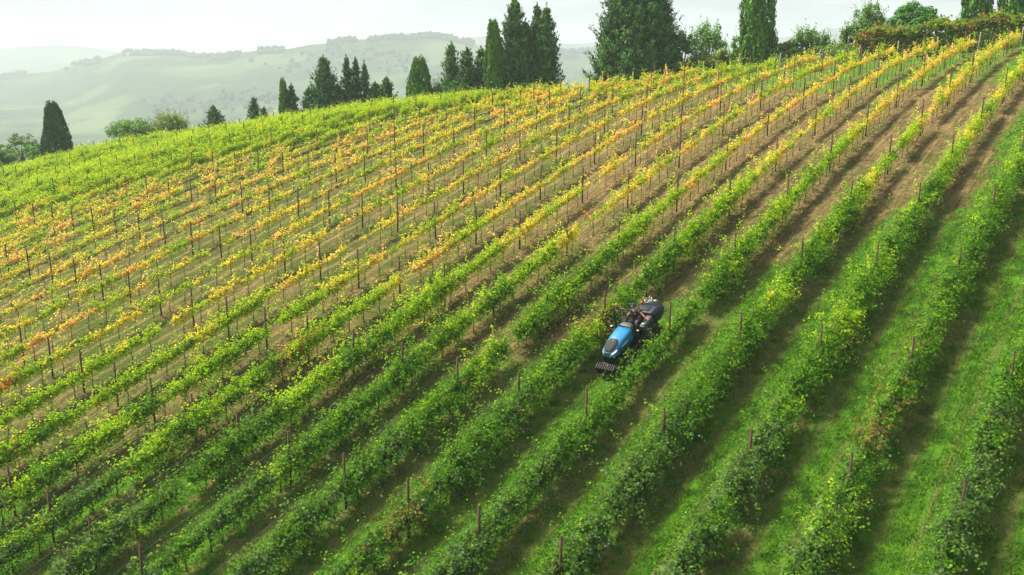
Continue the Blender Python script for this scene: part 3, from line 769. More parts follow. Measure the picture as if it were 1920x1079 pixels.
def crown_cypress(h, w, rs, dens=1.0, lean=0.0, taper=.35, cone=False):
    """dense column of upright flame-like sprays"""
    C_, N_, S_, K_, U_ = [], [], [], [], []
    npl = int(h*w*26*dens)
    for _ in range(npl):
        t = rs.random()*.96
        if cone: r = (w/2)*min(1, (t + .10)/.16)**.5*(1 - t*.98)**.52 + .05
        else: r = (w/2)*min(1, (t + .04)/.18)**.5*(1 - max(0, t - taper)/(1 - taper))**.55 + .08
        an = rs.uniform(0, 2*math.pi); d = np.array([math.cos(an), math.sin(an), 0]); n = 9
        bump = 1 + .10*math.sin(an*5 + t*9) + rs.normal()*.05
        L = rs.uniform(.5, 1.1); s = np.linspace(0, 1, n)
        c_ = d*(r*bump*(1 - .12*s))[:, None]; c_[:, 2] = h*t + L*s*.9
        c_ += rs.normal(size=(n, 3))*.08
        C_.append(c_); N_.append(unit(d + rs.normal(size=(n, 3))*.45)); U_.append(np.tile([0, 0, 1.], (n, 1)))
        S_.append(rs.uniform(.22, .40, n)*(1 - .4*s)); K_.append(np.full(n, rs.uniform(.6, 1.5)))
    C_ = np.concatenate(C_); C_[:, 0] += lean*C_[:, 2]
    return C_, np.concatenate(N_), np.concatenate(S_), np.concatenate(K_), np.concatenate(U_)
def crown_round(h, w, rs, dens=1.0, base=.12, airy=0.0, limbs=None):
    C_, N_, S_, K_ = [], [], [], []
    nc = int(26*dens + w*h*.9)
    cs = []
    for _ in range(nc):
        v_ = unit(rs.normal(size=3)); v_[2] = abs(v_[2])*1.1 - .25
        rad = rs.uniform(.45, 1.0)
        cc_ = np.array([v_[0]*w/2*rad*.86, v_[1]*w/2*rad*.86, h*(base + (1 - base)*.46) + v_[2]*h*(1 - base)*.47*rad])
        cs.append(cc_)
        cr = rs.uniform(.35, .75)*(.35 + w*.12)*(1 - .35*airy); n = int(95*dens*(1 - .35*airy))
        q = unit(rs.normal(size=(n, 3)))*(rs.uniform(.3, 1, (n, 1))**.5)*cr*np.array([1, 1, .8 + .7*airy])
        C_.append(cc_ + q); N_.append(unit(q/cr + np.array([0, 0, .6]) + rs.normal(size=(n, 3))*.5)); S_.append(rs.uniform(.13, .27, n)); K_.append(np.full(n, rs.uniform(.7, 1.4)))
        if airy > .4:        # upright shoots breaking the outline
            m_ = 14; t = np.linspace(0, 1, m_); L = rs.uniform(.6, 1.3)
            C_.append(cc_ + np.stack([rs.normal(size=m_)*.08 + v_[0]*L*t*.3, rs.normal(size=m_)*.08 + v_[1]*L*t*.3, L*t + cr*.4], -1)); N_.append(rs.normal(size=(m_, 3))); S_.append(np.full(m_, .16)); K_.append(np.full(m_, 1.1))
    C_ = np.concatenate(C_); sz_ = h*1.0/np.percentile(C_[:, 2], 99.6); sx_ = (w/2)/np.percentile(np.abs(C_[:, 0]), 96)
    C_[:, 2] *= sz_; C_[:, :2] *= sx_; cs = [q*np.array([sx_, sx_, sz_]) for q in cs]
    return C_, np.concatenate(N_), np.concatenate(S_), np.concatenate(K_), None, cs
TREEC = {'fir': (.045, .13, .032), 'cyp': (.080, .20, .022), 'cypdark': (.036, .11, .030), 'cedar': (.058, .155, .026), 'leaf': (.125, .25, .050), 'pale': (.22, .33, .08), 'fig': (.060, .20, .020), 'olive': (.17, .24, .045)}
def tree(name, label, cat, px, top, wpx, D, kind, color, group=None, dens=1.0, lean=0.0, basepy=None, **kw):
    """px/top/width read off the photo, D metres away: gives the place, height and width on the ground"""
    x, y, z = at(px, D)
    Zc = y*CP - z*SP
    # height so that the tip reaches photo row 'top'
    ztop = z
    for _ in range(30):
        v_ = proj(x, y, ztop)[1]
        ztop += (v_ - top)/F*Zc
    h = max(1.0, ztop - z); wdt = wpx/F*Zc
    rs = np.random.default_rng(int(px)*7 + 3)
    e = empty(name, (x, y, z)); tag(e, label, cat, group)
    limbs = None
    if kind == 'conifer': c_, n_, s_, k_, u_ = crown_conifer(h, wdt, rs, dens, lean, **kw); mt = M_CONIF
    elif kind == 'cypress': c_, n_, s_, k_, u_ = crown_cypress(h, wdt, rs, dens, lean, **kw); mt = M_CONIF
    else: c_, n_, s_, k_, u_, limbs = crown_round(h, wdt, rs, dens, **kw); mt = M_DECID
    u_ = u_
    lv, fn, ix_, m_ = leaf_arrays(c_, n_, s_, elong=1.5 if u_ is not None else 1.1, shape=4, up=u_)
    cols = np.array(TREEC[color])[None]*k_[:, None]*rs.uniform(.8, 1.25, (len(k_), 1))*(1 + rs.normal(size=(len(k_), 3))*.06)
    link('crown', mesh_np('crown', lv, fn, ix_, mt, np.repeat(np.clip(cols, .004, 1), m_, 0)), e)
    mb = MB(); tr = .045*wdt + .08
    th = h*(.93 if limbs is None else .6)
    mb.tube([(lean*th*t + rs.normal()*.03*t, rs.normal()*.03*t, th*t - (.3 if t == 0 else 0)) for t in (0, .25, .5, .75, 1)], [tr, tr*.8, tr*.6, tr*.38, .03], 8)
    if limbs is not None:
        for q in limbs[:16]:
            b = np.array([0, 0, min(th*.9, max(.15*h, q[2]*.45))]); mid = (b + q)/2 + np.array([0, 0, .15])
            mb.tube([b, mid, q], [tr*.4, tr*.25, .02], 5)
    else:
        for q in range(10):
            t = rs.uniform(.1, .8); an = rs.uniform(0, 6.28); L = wdt*.38*(1 - t)
            mb.tube([(0 + lean*h*t, 0, h*t), (math.cos(an)*L + lean*h*t, math.sin(an)*L, h*t + L*.3)], [tr*.3*(1 - t) + .015, .012], 4)
    mb.build('trunk', M_BARK, e, smooth=True)
    return e
GB = 'dark conifers beyond the crest'; GD = 'leafy trees and shrubs beyond the crest'
T_ = [
 ('broadleaf_tree', 'rounded grey-green tree cut by the photo\'s left edge, beyond the vines', 'tree', 2, 272, 40, 138, 'round', 'leaf', GD, 1.0, 0, {}),
 ('broadleaf_tree', 'pale rounded tree between the photo edge and the lone dark cone-shaped cypress', 'tree', 47, 252, 52, 145, 'round', 'leaf', GD, 1.0, 0, dict(airy=.3)),
 ('shrub', 'low shrub hugging the near side of the lone dark cone-shaped cypress', 'shrub', 76, 272, 34, 140, 'round', 'leaf', GD, .9, 0, {}),
 ('shrub', 'small shrub filling the gap at the far left crest', 'shrub', 22, 288, 36, 139, 'round', 'leaf', GD, .8, 0, {}),
 ('cypress', 'lone dark cone-shaped cypress, widest at the bottom, near the left end', 'cypress', 112, 196, 58, 132, 'cypress', 'cypdark', GB, 1.1, 0, dict(taper=.0, cone=True)),
 ('shrub', 'pale airy shrub just right of the lone cone-shaped cypress', 'shrub', 155, 268, 34, 140, 'round', 'pale', GD, .8, 0, dict(airy=.6)),
 ('broadleaf_tree', 'broad rounded green tree, largest leafy crown at the left', 'tree', 255, 222, 88, 136, 'round', 'leaf', GD, 1.25, 0, dict(base=.05)),
 ('broadleaf_tree', 'spiky airy tree joined to the broad rounded green tree', 'tree', 322, 206, 58, 136, 'round', 'olive', GD, 1.0, 0, dict(airy=.8)),
 ('shrub', 'faint thin shrub between the spiky airy tree and small fir', 'shrub', 366, 240, 30, 140, 'round', 'pale', GD, .6, 0, dict(airy=.9)),
 ('fir_tree', 'small pointed fir standing alone right of the thin shrub', 'fir', 404, 200, 46, 134, 'conifer', 'fir', GB, 1.0, 0, {}),
 ('shrub', 'low scrub between two small firs', 'shrub', 444, 228, 40, 140, 'round', 'pale', GD, .6, 0, dict(airy=.5)),
 ('fir_tree', 'slim pointed fir, taller of a touching pair', 'fir', 481, 184, 34, 134, 'conifer', 'fir', GB, 1.1, 0, {}),
 ('fir_tree', 'little fir leaning against the taller slim fir', 'fir', 498, 202, 24, 133, 'conifer', 'fir', GB, 1.0, 0, {}),
 ('cypress', 'very slim cypress beside a broader pointed conifer', 'cypress', 536, 153, 15, 133, 'cypress', 'cyp', GB, 1.6, 0, {}),
 ('fir_tree', 'pointed conifer right beside the very slim cypress', 'fir', 551, 160, 36, 133, 'conifer', 'fir', GB, 1.0, 0, {}),
 ('fir_tree', 'low bushy conifer under the tall ragged fir', 'fir', 583, 165, 40, 132, 'conifer', 'fir', GB, 1.1, 0, {}),
 ('fir_tree', 'tall ragged fir with upturned branches, tallest of its cluster', 'fir', 612, 106, 66, 131, 'conifer', 'fir', GB, 1.1, 0, dict(spike=1.3, ragged=.4)),
 ('fir_tree', 'low dark conifer between the ragged fir and twin spires', 'fir', 636, 160, 36, 130, 'conifer', 'fir', GB, 1.1, 0, {}),
 ('fir_tree', 'thin spire, first of three side by side right of the ragged fir', 'fir', 654, 107, 34, 130, 'conifer', 'fir', GB, 1.2, 0, dict(ragged=.35)),
 ('fir_tree', 'thin spire in the middle of three side by side', 'fir', 671, 111, 34, 131, 'conifer', 'fir', GB, 1.2, 0, dict(ragged=.35)),
 ('fir_tree', 'shortest spire, last of three side by side', 'fir', 687, 118, 26, 130, 'conifer', 'fir', GB, 1.2, 0, dict(ragged=.35)),
 ('fir_tree', 'low rounded conifer right of the three spires', 'fir', 706, 156, 48, 129, 'conifer', 'cedar', GB, 1.2, 0, dict(ragged=.4)),
 ('fir_tree', 'low conifer with a blunt tip next to the yellow vines', 'fir', 727, 146, 44, 129, 'conifer', 'cedar', GB, 1.2, 0, dict(ragged=.4)),
 ('cypress', 'broad smooth bright green cone-shaped tree left of a bare bush', 'cypress', 788, 113, 58, 127, 'cypress', 'cyp', GB, 1.0, 0, dict(taper=.0, cone=True)),
 ('shrub', 'thin bluish bush between the smooth cone and ragged cedars', 'shrub', 823, 146, 32, 127, 'round', 'leaf', GD, .7, 0, dict(airy=.9)),
 ('cedar_tree', 'ragged dark cedar, first of the trio beside the tall group', 'cedar', 848, 82, 42, 126, 'conifer', 'cedar', GB, 1.2, 0, dict(te=.48, ragged=.45, spike=1.2)),
 ('cedar_tree', 'ragged dark cedar in the middle of the trio', 'cedar', 876, 89, 42, 125, 'conifer', 'cedar', GB, 1.3, 0, dict(te=.48, ragged=.45, spike=1.2)),
 ('cedar_tree', 'ragged dark cedar, last of the trio against the pale column cypress', 'cedar', 903, 90, 40, 125, 'conifer', 'cedar', GB, 1.3, 0, dict(te=.48, ragged=.45, spike=1.2)),
 ('cedar_tree', 'low spreading cedar in front of the trio', 'cedar', 862, 148, 62, 123, 'conifer', 'cedar', GB, 1.3, 0, dict(te=.48, ragged=.45)),
 ('cypress', 'olive-green column cypress leaning slightly, on the tall group\'s edge', 'cypress', 930, 42, 34, 121, 'cypress', 'cyp', GB, 1.3, -.03, dict(taper=.5)),
 ('tall_conifer', 'tallest shaggy conifer of the tall central group', 'conifer', 965, -4, 66, 122, 'conifer', 'cedar', GB, 1.4, 0, dict(te=.55, ragged=.3, spike=1.5)),
 ('tall_conifer', 'shaggy conifer between the two tallest of the central group', 'conifer', 985, 40, 50, 121, 'conifer', 'cedar', GB, 1.4, 0, dict(te=.55, ragged=.3, spike=1.5)),
 ('tall_conifer', 'slender second peak of the tall central group', 'conifer', 1006, 8, 48, 122, 'conifer', 'cedar', GB, 1.5, 0, dict(te=.55, ragged=.3, spike=1.6)),
 ('tall_conifer', 'rightmost peak of the tall central group', 'conifer', 1023, 12, 56, 121, 'conifer', 'cedar', GB, 1.5, 0, dict(te=.55, ragged=.3, spike=1.6)),
 ('cedar_tree', 'massive dark broad cedar cut by the photo\'s top edge', 'cedar', 1190, -70, 140, 116, 'conifer', 'cedar', GB, 2.3, 0, dict(te=.40, ragged=.22, spike=.9)),
 ('cedar_tree', 'dark side mass on the massive cedar\'s left flank', 'cedar', 1158, -14, 72, 115, 'conifer', 'cedar', GB, 2.3, 0, dict(te=.40, ragged=.22, spike=.9)),
 ('cedar_tree', 'dark side mass on the massive cedar\'s right flank', 'cedar', 1222, -16, 88, 115, 'conifer', 'cedar', GB, 2.3, 0, dict(te=.40, ragged=.22, spike=.9)),
 ('broadleaf_tree', 'slim grey-green tree touching the massive cedar', 'tree', 1276, 52, 34, 114, 'round', 'leaf', GD, 1.0, 0, dict(airy=.5)),
 ('broadleaf_tree', 'airy light-crowned tree between massive cedar and big column cypress', 'tree', 1322, 40, 62, 116, 'round', 'leaf', GD, 1.1, 0, dict(airy=.6)),
 ('shrub', 'bushy shrub under the airy light-crowned tree', 'shrub', 1345, 90, 44, 111, 'round', 'olive', GD, 1.0, 0, dict(airy=.4)),
 ('shrub', 'leafy shrub against the left foot of the big column cypress', 'shrub', 1378, 58, 34, 113, 'round', 'leaf', GD, .9, 0, dict(airy=.6)),
 ('cypress', 'big column cypress cut by the top edge, between leafy trees', 'cypress', 1413, -40, 56, 110, 'cypress', 'cyp', GB, 1.3, 0, dict(taper=.75)),
 ('shrub', 'slim shrub against the right foot of the big column cypress', 'shrub', 1444, 56, 28, 112, 'round', 'leaf', GD, .9, 0, dict(airy=.6)),
 ('shrub', 'yellowish bush right of the big column cypress', 'shrub', 1468, 76, 44, 110, 'round', 'olive', GD, 1.0, 0, dict(airy=.4)),
 ('shrub', 'upright shaggy bush in the middle of the low thicket', 'shrub', 1506, 46, 46, 110, 'round', 'leaf', GD, 1.0, 0, dict(airy=.8)),
 ('shrub', 'airy bush at the right end of the low thicket', 'shrub', 1540, 58, 40, 109, 'round', 'leaf', GD, .9, 0, dict(airy=.8)),
 ('broadleaf_tree', 'slender left stem of the airy tree cluster by the pergola', 'tree', 1590, 34, 34, 108, 'round', 'leaf', GD, .9, 0, dict(airy=.8)),
 ('broadleaf_tree', 'tallest airy tree at the start of the vine pergola', 'tree', 1622, 0, 52, 109, 'round', 'leaf', GD, 1.0, 0, dict(airy=.8)),
 ('broadleaf_tree', 'yellowish airy tree between the tallest airy tree and fig', 'tree', 1652, 26, 38, 108, 'round', 'olive', GD, .9, 0, dict(airy=.8)),
 ('fig_tree', 'dense dark glossy fig tree behind the pergola, swept to the right', 'tree', 1708, 6, 84, 104, 'round', 'fig', GD, 1.3, 0, dict(base=.2)),
 ('shrub', 'thin pale sapling left of the cut-off cypress on the right', 'shrub', 1790, 30, 18, 104, 'round', 'pale', GD, .6, 0, dict(airy=.9)),
 ('cypress', 'column cypress behind the pergola, second from the right edge', 'cypress', 1823, -30, 46, 102, 'cypress', 'cyp', GB, 1.3, 0, dict(taper=.8)),
 ('broadleaf_tree', 'grey-green tree squeezed between the two right-hand cypresses', 'tree', 1866, 12, 44, 103, 'round', 'leaf', GD, 1.0, 0, dict(airy=.6)),
 ('cypress', 'dark column cypress cut by the top right corner', 'cypress', 1897, -36, 52, 100, 'cypress', 'cyp', GB, 1.3, 0, dict(taper=.8)),
 ('shrub', 'brownish undergrowth bush where the pergola begins', 'shrub', 1572, 84, 56, 106, 'round', 'olive', GD, 1.0, 0, {}),
 ('shrub', 'low bush beneath the airy tree, next to pale end posts', 'shrub', 1302, 104, 50, 112, 'round', 'leaf', GD, 1.0, 0, {}),
]
UG = [(1284, 112, 'first, at the massive cedar\'s foot'), (1318, 108, 'below the airy light-crowned tree'), (1352, 106, 'two bushes before the big column cypress'), (1384, 100, 'just before the big column cypress'), (1432, 92, 'just past the big column cypress'),
      (1458, 94, 'below the yellowish bush'), (1486, 90, 'left of the upright shaggy bush'), (1520, 88, 'right of the upright shaggy bush'), (1548, 84, 'below the airy bush'), (1588, 78, 'where the airy cluster starts'),
      (1640, 70, 'behind the reddish pergola end'), (1690, 66, 'below the fig tree'), (1740, 62, 'right of the fig tree'), (1785, 58, 'left of the second cypress from the edge'), (1840, 52, 'between the last two cypresses'), (1890, 46, 'under the corner cypress'), (1935, 40, 'cut by the right edge')]
for q, (px_, tp_, wh_) in enumerate(UG):
    T_.append(('shrub', 'low hedge bush along the crest, ' + wh_, 'shrub', px_, tp_, 58, (112, 108)[px_ > 1450] if px_ < 1600 else 108 - (px_ - 1600)*.035, 'round', ('leaf', 'olive', 'leaf')[q % 3], 'low bushes lining the crest', .9, 0, dict(base=.0, airy=.2)))
for (nm, lab, cat, px, top, wpx, D, kind, colr, grp, dens, lean, kw) in T_:
    tree(nm, lab, cat, px, top, wpx, D, kind, colr, grp, dens, lean, **kw)

# tall climbing vines on posts behind the crest (the overgrown pergola at the right)
def pergola():
    A = np.array([1602, 100.5]); B = np.array([1985, 88.5]); n = 10
    for q in range(n):
        t = (q + .5)/n; px = A[0]*(1-t) + B[0]*t; D = A[1]*(1-t) + B[1]*t
        x, y, z = at(px, D); rs = np.random.default_rng(900 + q)
        x0, y0, _ = at(A[0], A[1]); x1, y1, _ = at(B[0], B[1]); d = np.array([x1 - x0, y1 - y0, 0]); Ltot = np.linalg.norm(d); d /= Ltot; c = np.array([-d[1], d[0], 0])
        htop = 3.1
        e = empty('climbing_vine', (x, y, z)); seg = Ltot/n
        m_ = 2100
        a = rs.uniform(-.62, .62, m_)*seg; hh = htop - np.abs(rs.normal(size=m_))*.42
        low = rs.random(m_) < (.42 if q < 4 else .20); hh[low] = rs.uniform(.9, htop, low.sum())
        hh += .30*np.sin(a*1.7 + q*2.3)*np.where(hh > 2.0, 1, .3) + .22*rs.normal(size=m_)*(rs.random(m_) < .3); o_ = rs.normal(size=m_)*.7*np.where(hh > 2.2, 1, .6)
        c_ = a[:, None]*d + o_[:, None]*c; c_[:, 2] += hh
        red = q in (0, 1, 5, 6); pal = np.concatenate([PAL['green']]*4 + [PAL['dark']]*2 + [PAL['lime']*.7]*3 + [PAL['brown']]*(3 if red else 1) + [PAL['yellow']*.6]*2 + [PAL['red']*.7]*(2 if red else 0))
        cid = (((np.floor(a*2.2 + .3*np.sin(hh*3)) + np.floor(hh*2)*7 + q*5)*5) % (len(pal)//4)).astype(int)*4 + rs.integers(0, 4, m_)
        ci = np.where(rs.random(m_) < .7, cid, rs.integers(0, len(pal), m_))
        cols = pal[ci]*rs.uniform(.7, 1.2, (m_, 1))
        lv, fn, ix_, mm = leaf_arrays(c_, rs.normal(size=(m_, 3)) + np.array([-.3, -.5, .8]), rs.uniform(.14, .26, m_), shape=4)
        link('foliage', mesh_np('foliage', lv, fn, ix_, M_VINE, np.repeat(cols, mm, 0)), e)
        mb = MB(); mb.tube([(0, 0, -.3), (.05, .02, .9), (-.04, 0, 1.8), (.02, 0, 2.7)], [.07, .06, .05, .03], 6); mb.build('trunk', M_BARK, e, smooth=True)
        mb = MB(); mb.box((.35, 0, 1.3), (.11, .11, 3.2)); mb.build('support_post', M_CONC, e)
        desc = ['reddish brown', 'rust-tinged', 'shaggy olive', 'mottled yellow and green', 'leafy green', 'reddish topped', 'brown and green', 'mid green', 'dense green', 'edge-cut green'][q]
        tag(e, f"{desc} climbing vine, {ordn(q+1)} from the left in the tall overgrown pergola", 'climbing vine', 'tall overgrown vines of the pergola behind the crest')
pergola()

# ------------------------------------------------------------------ tractor, sprayer and driver
def paint(name, c, rough=.3, coat=.6): return plain(name, c, rough, 0.0, c2=tuple(v*.85 for v in c), scale=3, coat=coat)
M_BLUE = paint('blue_paint', (.003, .19, .42), .38, .3); M_NAVY = paint('navy_paint', (.002, .008, .032), .6, .0)
M_BLACKP = plain('black_plastic', (.012, .013, .014), .6, c2=(.02, .02, .022), spec=.3); M_DARKM = plain('dark_metal', (.03, .032, .034), .45, .5)
M_MESH = plain('grille_mesh', (.012, .013, .014), .8, c2=(.03, .03, .03), scale=60)
M_GREY = plain('grey_panel', (.055, .06, .065), .55); M_LAMP = plain('lamp_glass', (.85, .87, .88), .1, coat=1)
M_RUB = plain('tyre_rubber', (.02, .019, .018), .9, c2=(.05, .04, .03), scale=5); M_ORG = plain('orange_lens', (.85, .16, .03), .25, coat=1)
M_CHROME = plain('bright_metal', (.28, .28, .28), .4, .8); M_RIM = plain('rim_paint', (.08, .08, .08), .5)
M_SKIN = plain('skin', (.52, .27, .17), .55, c2=(.46, .22, .14)); M_SHIRT = plain('dark_shirt', (.012, .014, .022), .9, c2=(.02, .022, .032))
M_TROUS = plain('grey_trousers', (.09, .095, .10), .9); M_CAPM = plain('navy_cap', (.008, .035, .07), .8); M_WHITE = plain('white_mark', (.8, .8, .8), .6)
M_SCREEN = plain('pale_screen', (.25, .42, .45), .2); M_BOOT = plain('boots', (.03, .022, .018), .8); M_HAIR = plain('grey_hair', (.25, .23, .21), .9)
tk_, tj_ = -1.50, -.065
tx_, ty_ = P(tk_, tj_); tz_ = hz(tx_, ty_) + .03
def tnormal(x, y, e=1.0): return Vector((hz(x-e, y) - hz(x+e, y), hz(x, y-e) - hz(x, y+e), 2*e)).normalized()
up_ = tnormal(tx_, ty_); fw = Vector((-VN[0], -VN[1], 0)); fw = (fw - up_*fw.dot(up_)).normalized(); lf = up_.cross(fw)
TMAT = Matrix(((fw.x, lf.x, up_.x), (fw.y, lf.y, up_.y), (fw.z, lf.z, up_.z)))
def temp(name, off=(0, 0, 0)):
    e = empty(name, Vector((tx_, ty_, tz_)) + TMAT @ Vector(off)); e.rotation_euler = TMAT.to_euler(); return e
tr = temp('tractor'); tag(tr, 'narrow blue orchard tractor with roll bar driving downhill between leafy rows', 'tractor')
def rsec(x, w, zb, zt, r=.12, n=4, crown=.0):
    """rounded upper cross-section at x: half width w, from zb to zt"""
    pts = [(x, -w, zb), (x, -w, zt - r)]
    for q in range(1, n): a = math.pi/2*q/n; pts.append((x, -w + r*(1 - math.cos(a)), zt - r + r*math.sin(a)))
    pts += [(x, -w + r, zt), (x, -w*.35, zt + crown), (x, w*.35, zt + crown), (x, w - r, zt)]
    for q in range(n-1, 0, -1): a = math.pi/2*q/n; pts.append((x, w - r*(1 - math.cos(a)), zt - r + r*math.sin(a)))
    pts += [(x, w, zt - r), (x, w, zb)]
    return pts
# hood: sloping down to a rounded nose
mb = MB(); mb.loft([rsec(.22, .40, .88, 1.46, .12, crown=.03), rsec(.7, .395, .86, 1.42, .12, crown=.035), rsec(1.2, .385, .84, 1.35, .13, crown=.04), rsec(1.55, .36, .84, 1.25, .13, crown=.04), rsec(1.80, .31, .86, 1.13, .12, crown=.03), rsec(1.92, .24, .88, 1.02, .08, crown=.01)])
hood = mb.build('hood', M_BLUE, tr, smooth=False, bevel=.01)
# black mesh insert in the hood top and nose
def hood_top(x):
    xs = [.22, .7, 1.2, 1.55, 1.80, 1.92]; zs = [1.46, 1.42, 1.35, 1.25, 1.13, 1.02]; cr = [.03, .035, .04, .04, .03, .01]
    return float(np.interp(x, xs, zs)) + float(np.interp(x, xs, cr)) + .006
mb = MB(); loops = []
for x, w_ in ((1.16, .17), (1.20, .22), (1.35, .27), (1.55, .27), (1.70, .235), (1.80, .19), (1.85, .13)):
    z_ = hood_top(x); loops.append([(x, -w_, z_ - .05), (x, -w_, z_ - .004), (x, -w_*.4, z_ + .008), (x, w_*.4, z_ + .008), (x, w_, z_ - .004), (x, w_, z_ - .05)])
mb.loft(loops); gr_ = mb.build('top_grille', M_MESH, tr)
mb = MB(); mb.box((1.27, .0, hood_top(1.27) + .012), (.13, .018, .006)); mb.build('badge', M_WHITE, tr)
mb = MB(); mb.box((1.885, 0, 1.075), (.08, .30, .07)); mb.build('nose_panel', M_GREY, tr, bevel=.02)
for s in (-1, 1):
    mb = MB(); mb.loft([[(1.60, s*.335, 1.16), (1.60, s*.375, 1.10), (1.60, s*.35, 1.07)], [(1.76, s*.30, 1.115), (1.76, s*.345, 1.04), (1.76, s*.32, 1.01)], [(1.91, s*.19, 1.055), (1.955, s*.215, .99), (1.93, s*.20, .95)]])
    mb.build('headlight', M_LAMP, tr)
    mb = MB(); mb.box((.95, s*.402, 1.10), (.62, .012, .035)); mb.build('side_stripe', M_WHITE, tr)
    mb = MB()
    for q in range(6): mb.box((.55 + q*.17, s*.385, .97), (.09, .03, .17))
    mb.build('side_vent', M_MESH, tr)
mb = MB(); mb.box((1.05, 0, .72), (1.7, .46, .34)); mb.box((-.45, 0, .62), (1.5, .44, .42)); mb.build('chassis', M_DARKM, tr, bevel=.02)
# front weights with slats
mb = MB(); mb.box((2.02, 0, .50), (.20, .62, .16))
for q in range(9): mb.box((2.20, -.44 + q*.11, .44), (.34, .055, .30), m=Matrix.Rotation(R(18), 4, 'Y'))
mb.box((2.36, 0, .26), (.05, .98, .08)); mb.build('front_weights', M_BLACKP, tr, bevel=.006)
mb = MB(); mb.tube([(1.05, -.55, .42), (1.05, .55, .42)], .07, 8); mb.tube([(-.85, -.6, .55), (-.85, .6, .55)], .09, 8); mb.build('axles', M_DARKM, tr)
def wheel(x, y, r, w_):
    e = MB(); lug = lambda q, rr, o: (1.0 if (q % 2) else .955) if rr > r*.93 else 1
    e.lathe([(r*.56, -w_/2), (r*.80, -w_*.52), (r*.96, -w_*.46), (r, -w_*.3), (r, w_*.3), (r*.96, w_*.46), (r*.80, w_*.52), (r*.56, w_/2)], (x, y, r), n=40, mod=lug)
    wh = e.build('wheel', M_RUB, tr)
    e = MB(); e.lathe([(.0, .04), (r*.22, .05), (r*.3, -.01), (r*.5, -.02), (r*.57, w_*.42), (r*.57, -w_*.42), (r*.3, -.06), (0, -.05)], (x, y, r), n=24); e.build('rim', M_RIM, wh)
for s in (-1, 1): wheel(1.05, s*.53, .36, .24); wheel(-.95, s*.58, .56, .32)
# dashboard cowl and steering
mb = MB(); mb.loft([rsec(.21, .375, .90, 1.50, .12, crown=.02), rsec(.05, .36, .92, 1.54, .14, crown=.03), rsec(-.10, .32, .95, 1.53, .12, crown=.02), rsec(-.18, .26, 1.0, 1.42, .10)]); mb.build('dashboard', M_GREY, tr, bevel=.01)
mb = MB(); ring = [(-.44 + math.cos(a)*.10, math.sin(a)*.19, 1.60 - math.cos(a)*.14) for a in np.linspace(0, 2*math.pi, 20)]
mb.tube(ring, .016, 6, caps=False); mb.tube([(-.44, 0, 1.58), (-.16, 0, 1.36)], .03, 6); mb.tube([(-.44, -.18, 1.60), (-.44, .18, 1.60)], .012, 5); mb.build('steering_wheel', M_BLACKP, tr)
# roll bar
mb = MB(); arch = [(.10, -.50, .95), (.10, -.50, 2.20), (.10, -.46, 2.31), (.10, -.36, 2.36), (.10, .36, 2.36), (.10, .46, 2.31), (.10, .50, 2.20), (.10, .50, .95)]
mb.tube(arch, .042, 8); mb.tube([(.10, -.50, 1.0), (-.2, -.44, .8)], .03, 6); mb.tube([(.10, .50, 1.0), (-.2, .44, .8)], .03, 6); mb.build('roll_bar', M_DARKM, tr, smooth=True)
mb = MB(); mb.lathe([(.0, .16), (.045, .15), (.065, .11), (.068, .0), (.05, -.01), (0, -.01)], (.10, -.30, 2.46), axis='z', n=14); bc = mb.build('beacon', M_ORG, tr, smooth=True)
mb = MB(); mb.tube([(.10, -.30, 2.37), (.10, -.30, 2.46)], .03, 8); mb.build('beacon_stem', M_BLACKP, bc)
for s in (-1, 1):
    mb = MB(); mb.tube([(.12, s*.50, 1.32), (.14, s*.66, 1.34)], .014, 5); mb.box((.17, s*.70, 1.33), (.10, .13, .12)); o = mb.build('work_lamp', M_BLACKP, tr, bevel=.01)
    mb = MB(); mb.lathe([(0, .025), (.05, .02), (.062, 0), (0, -.005)], (0, 0, 0), axis='z', n=14); l = mb.build('lens', M_LAMP, o, loc=(.20, s*.70, 1.40), smooth=True)
mb = MB(); mb.box((.16, -.66, 1.14), (.07, .10, .13)); mb.box((.16, -.64, .98), (.06, .06, .09)); mb.build('indicator', M_ORG, tr, bevel=.015)
# floor, fenders, seat, console
mb = MB(); mb.box((-.28, 0, .80), (.62, .84, .05)); mb.build('floor_plate', M_BLACKP, tr)
for s in (-1, 1):
    mb = MB(); lo = []
    for a in np.linspace(R(25), R(165), 9):
        x = -.95 + math.cos(a)*.66; z = .56 + math.sin(a)*.66
        lo.append([(x, s*.40, z - .03), (x, s*.40, z), (x, s*.76, z - .02), (x, s*.76, z - .07)])
    mb.loft(lo); mb.box((-.78, s*.41, 1.0), (.9, .04, .34)); mb.build('fender', M_BLACKP, tr)
mb = MB(); mb.box((-.97, 0, 1.14), (.44, .46, .12), top=(.92, .92)); st = mb.build('seat', M_BLACKP, tr, bevel=.03)
mb = MB(); mb.box((-1.20, 0, 1.40), (.10, .44, .46), top=(.8, .85)); mb.build('backrest', M_BLACKP, st, bevel=.03)
mb = MB(); mb.loft([rsec(-.35, .0, 0, 0, 0)] if False else [[(-.36, .44, 1.0), (-.36, .72, 1.0), (-.36, .70, 1.24), (-.36, .46, 1.26)], [(-1.15, .42, 1.1), (-1.15, .74, 1.1), (-1.15, .72, 1.40), (-1.15, .46, 1.42)]]); cs_ = mb.build('control_console', M_GREY, tr, bevel=.02)
mb = MB(); mb.box((-.52, .58, 1.315), (.16, .18, .02), m=Matrix.Rotation(R(12), 4, 'Y')); mb.build('screen', M_SCREEN, cs_)
mb = MB()
for q in range(3): mb.tube([(-.7 - q*.11, .56, 1.30), (-.68 - q*.11, .58, 1.48)], .013, 5); mb.lathe([(0, .03), (.024, .02), (.024, -.01), (0, -.02)], (-.68 - q*.11, .58, 1.49), axis='z', n=8)
mb.build('lever', M_ORG, cs_)
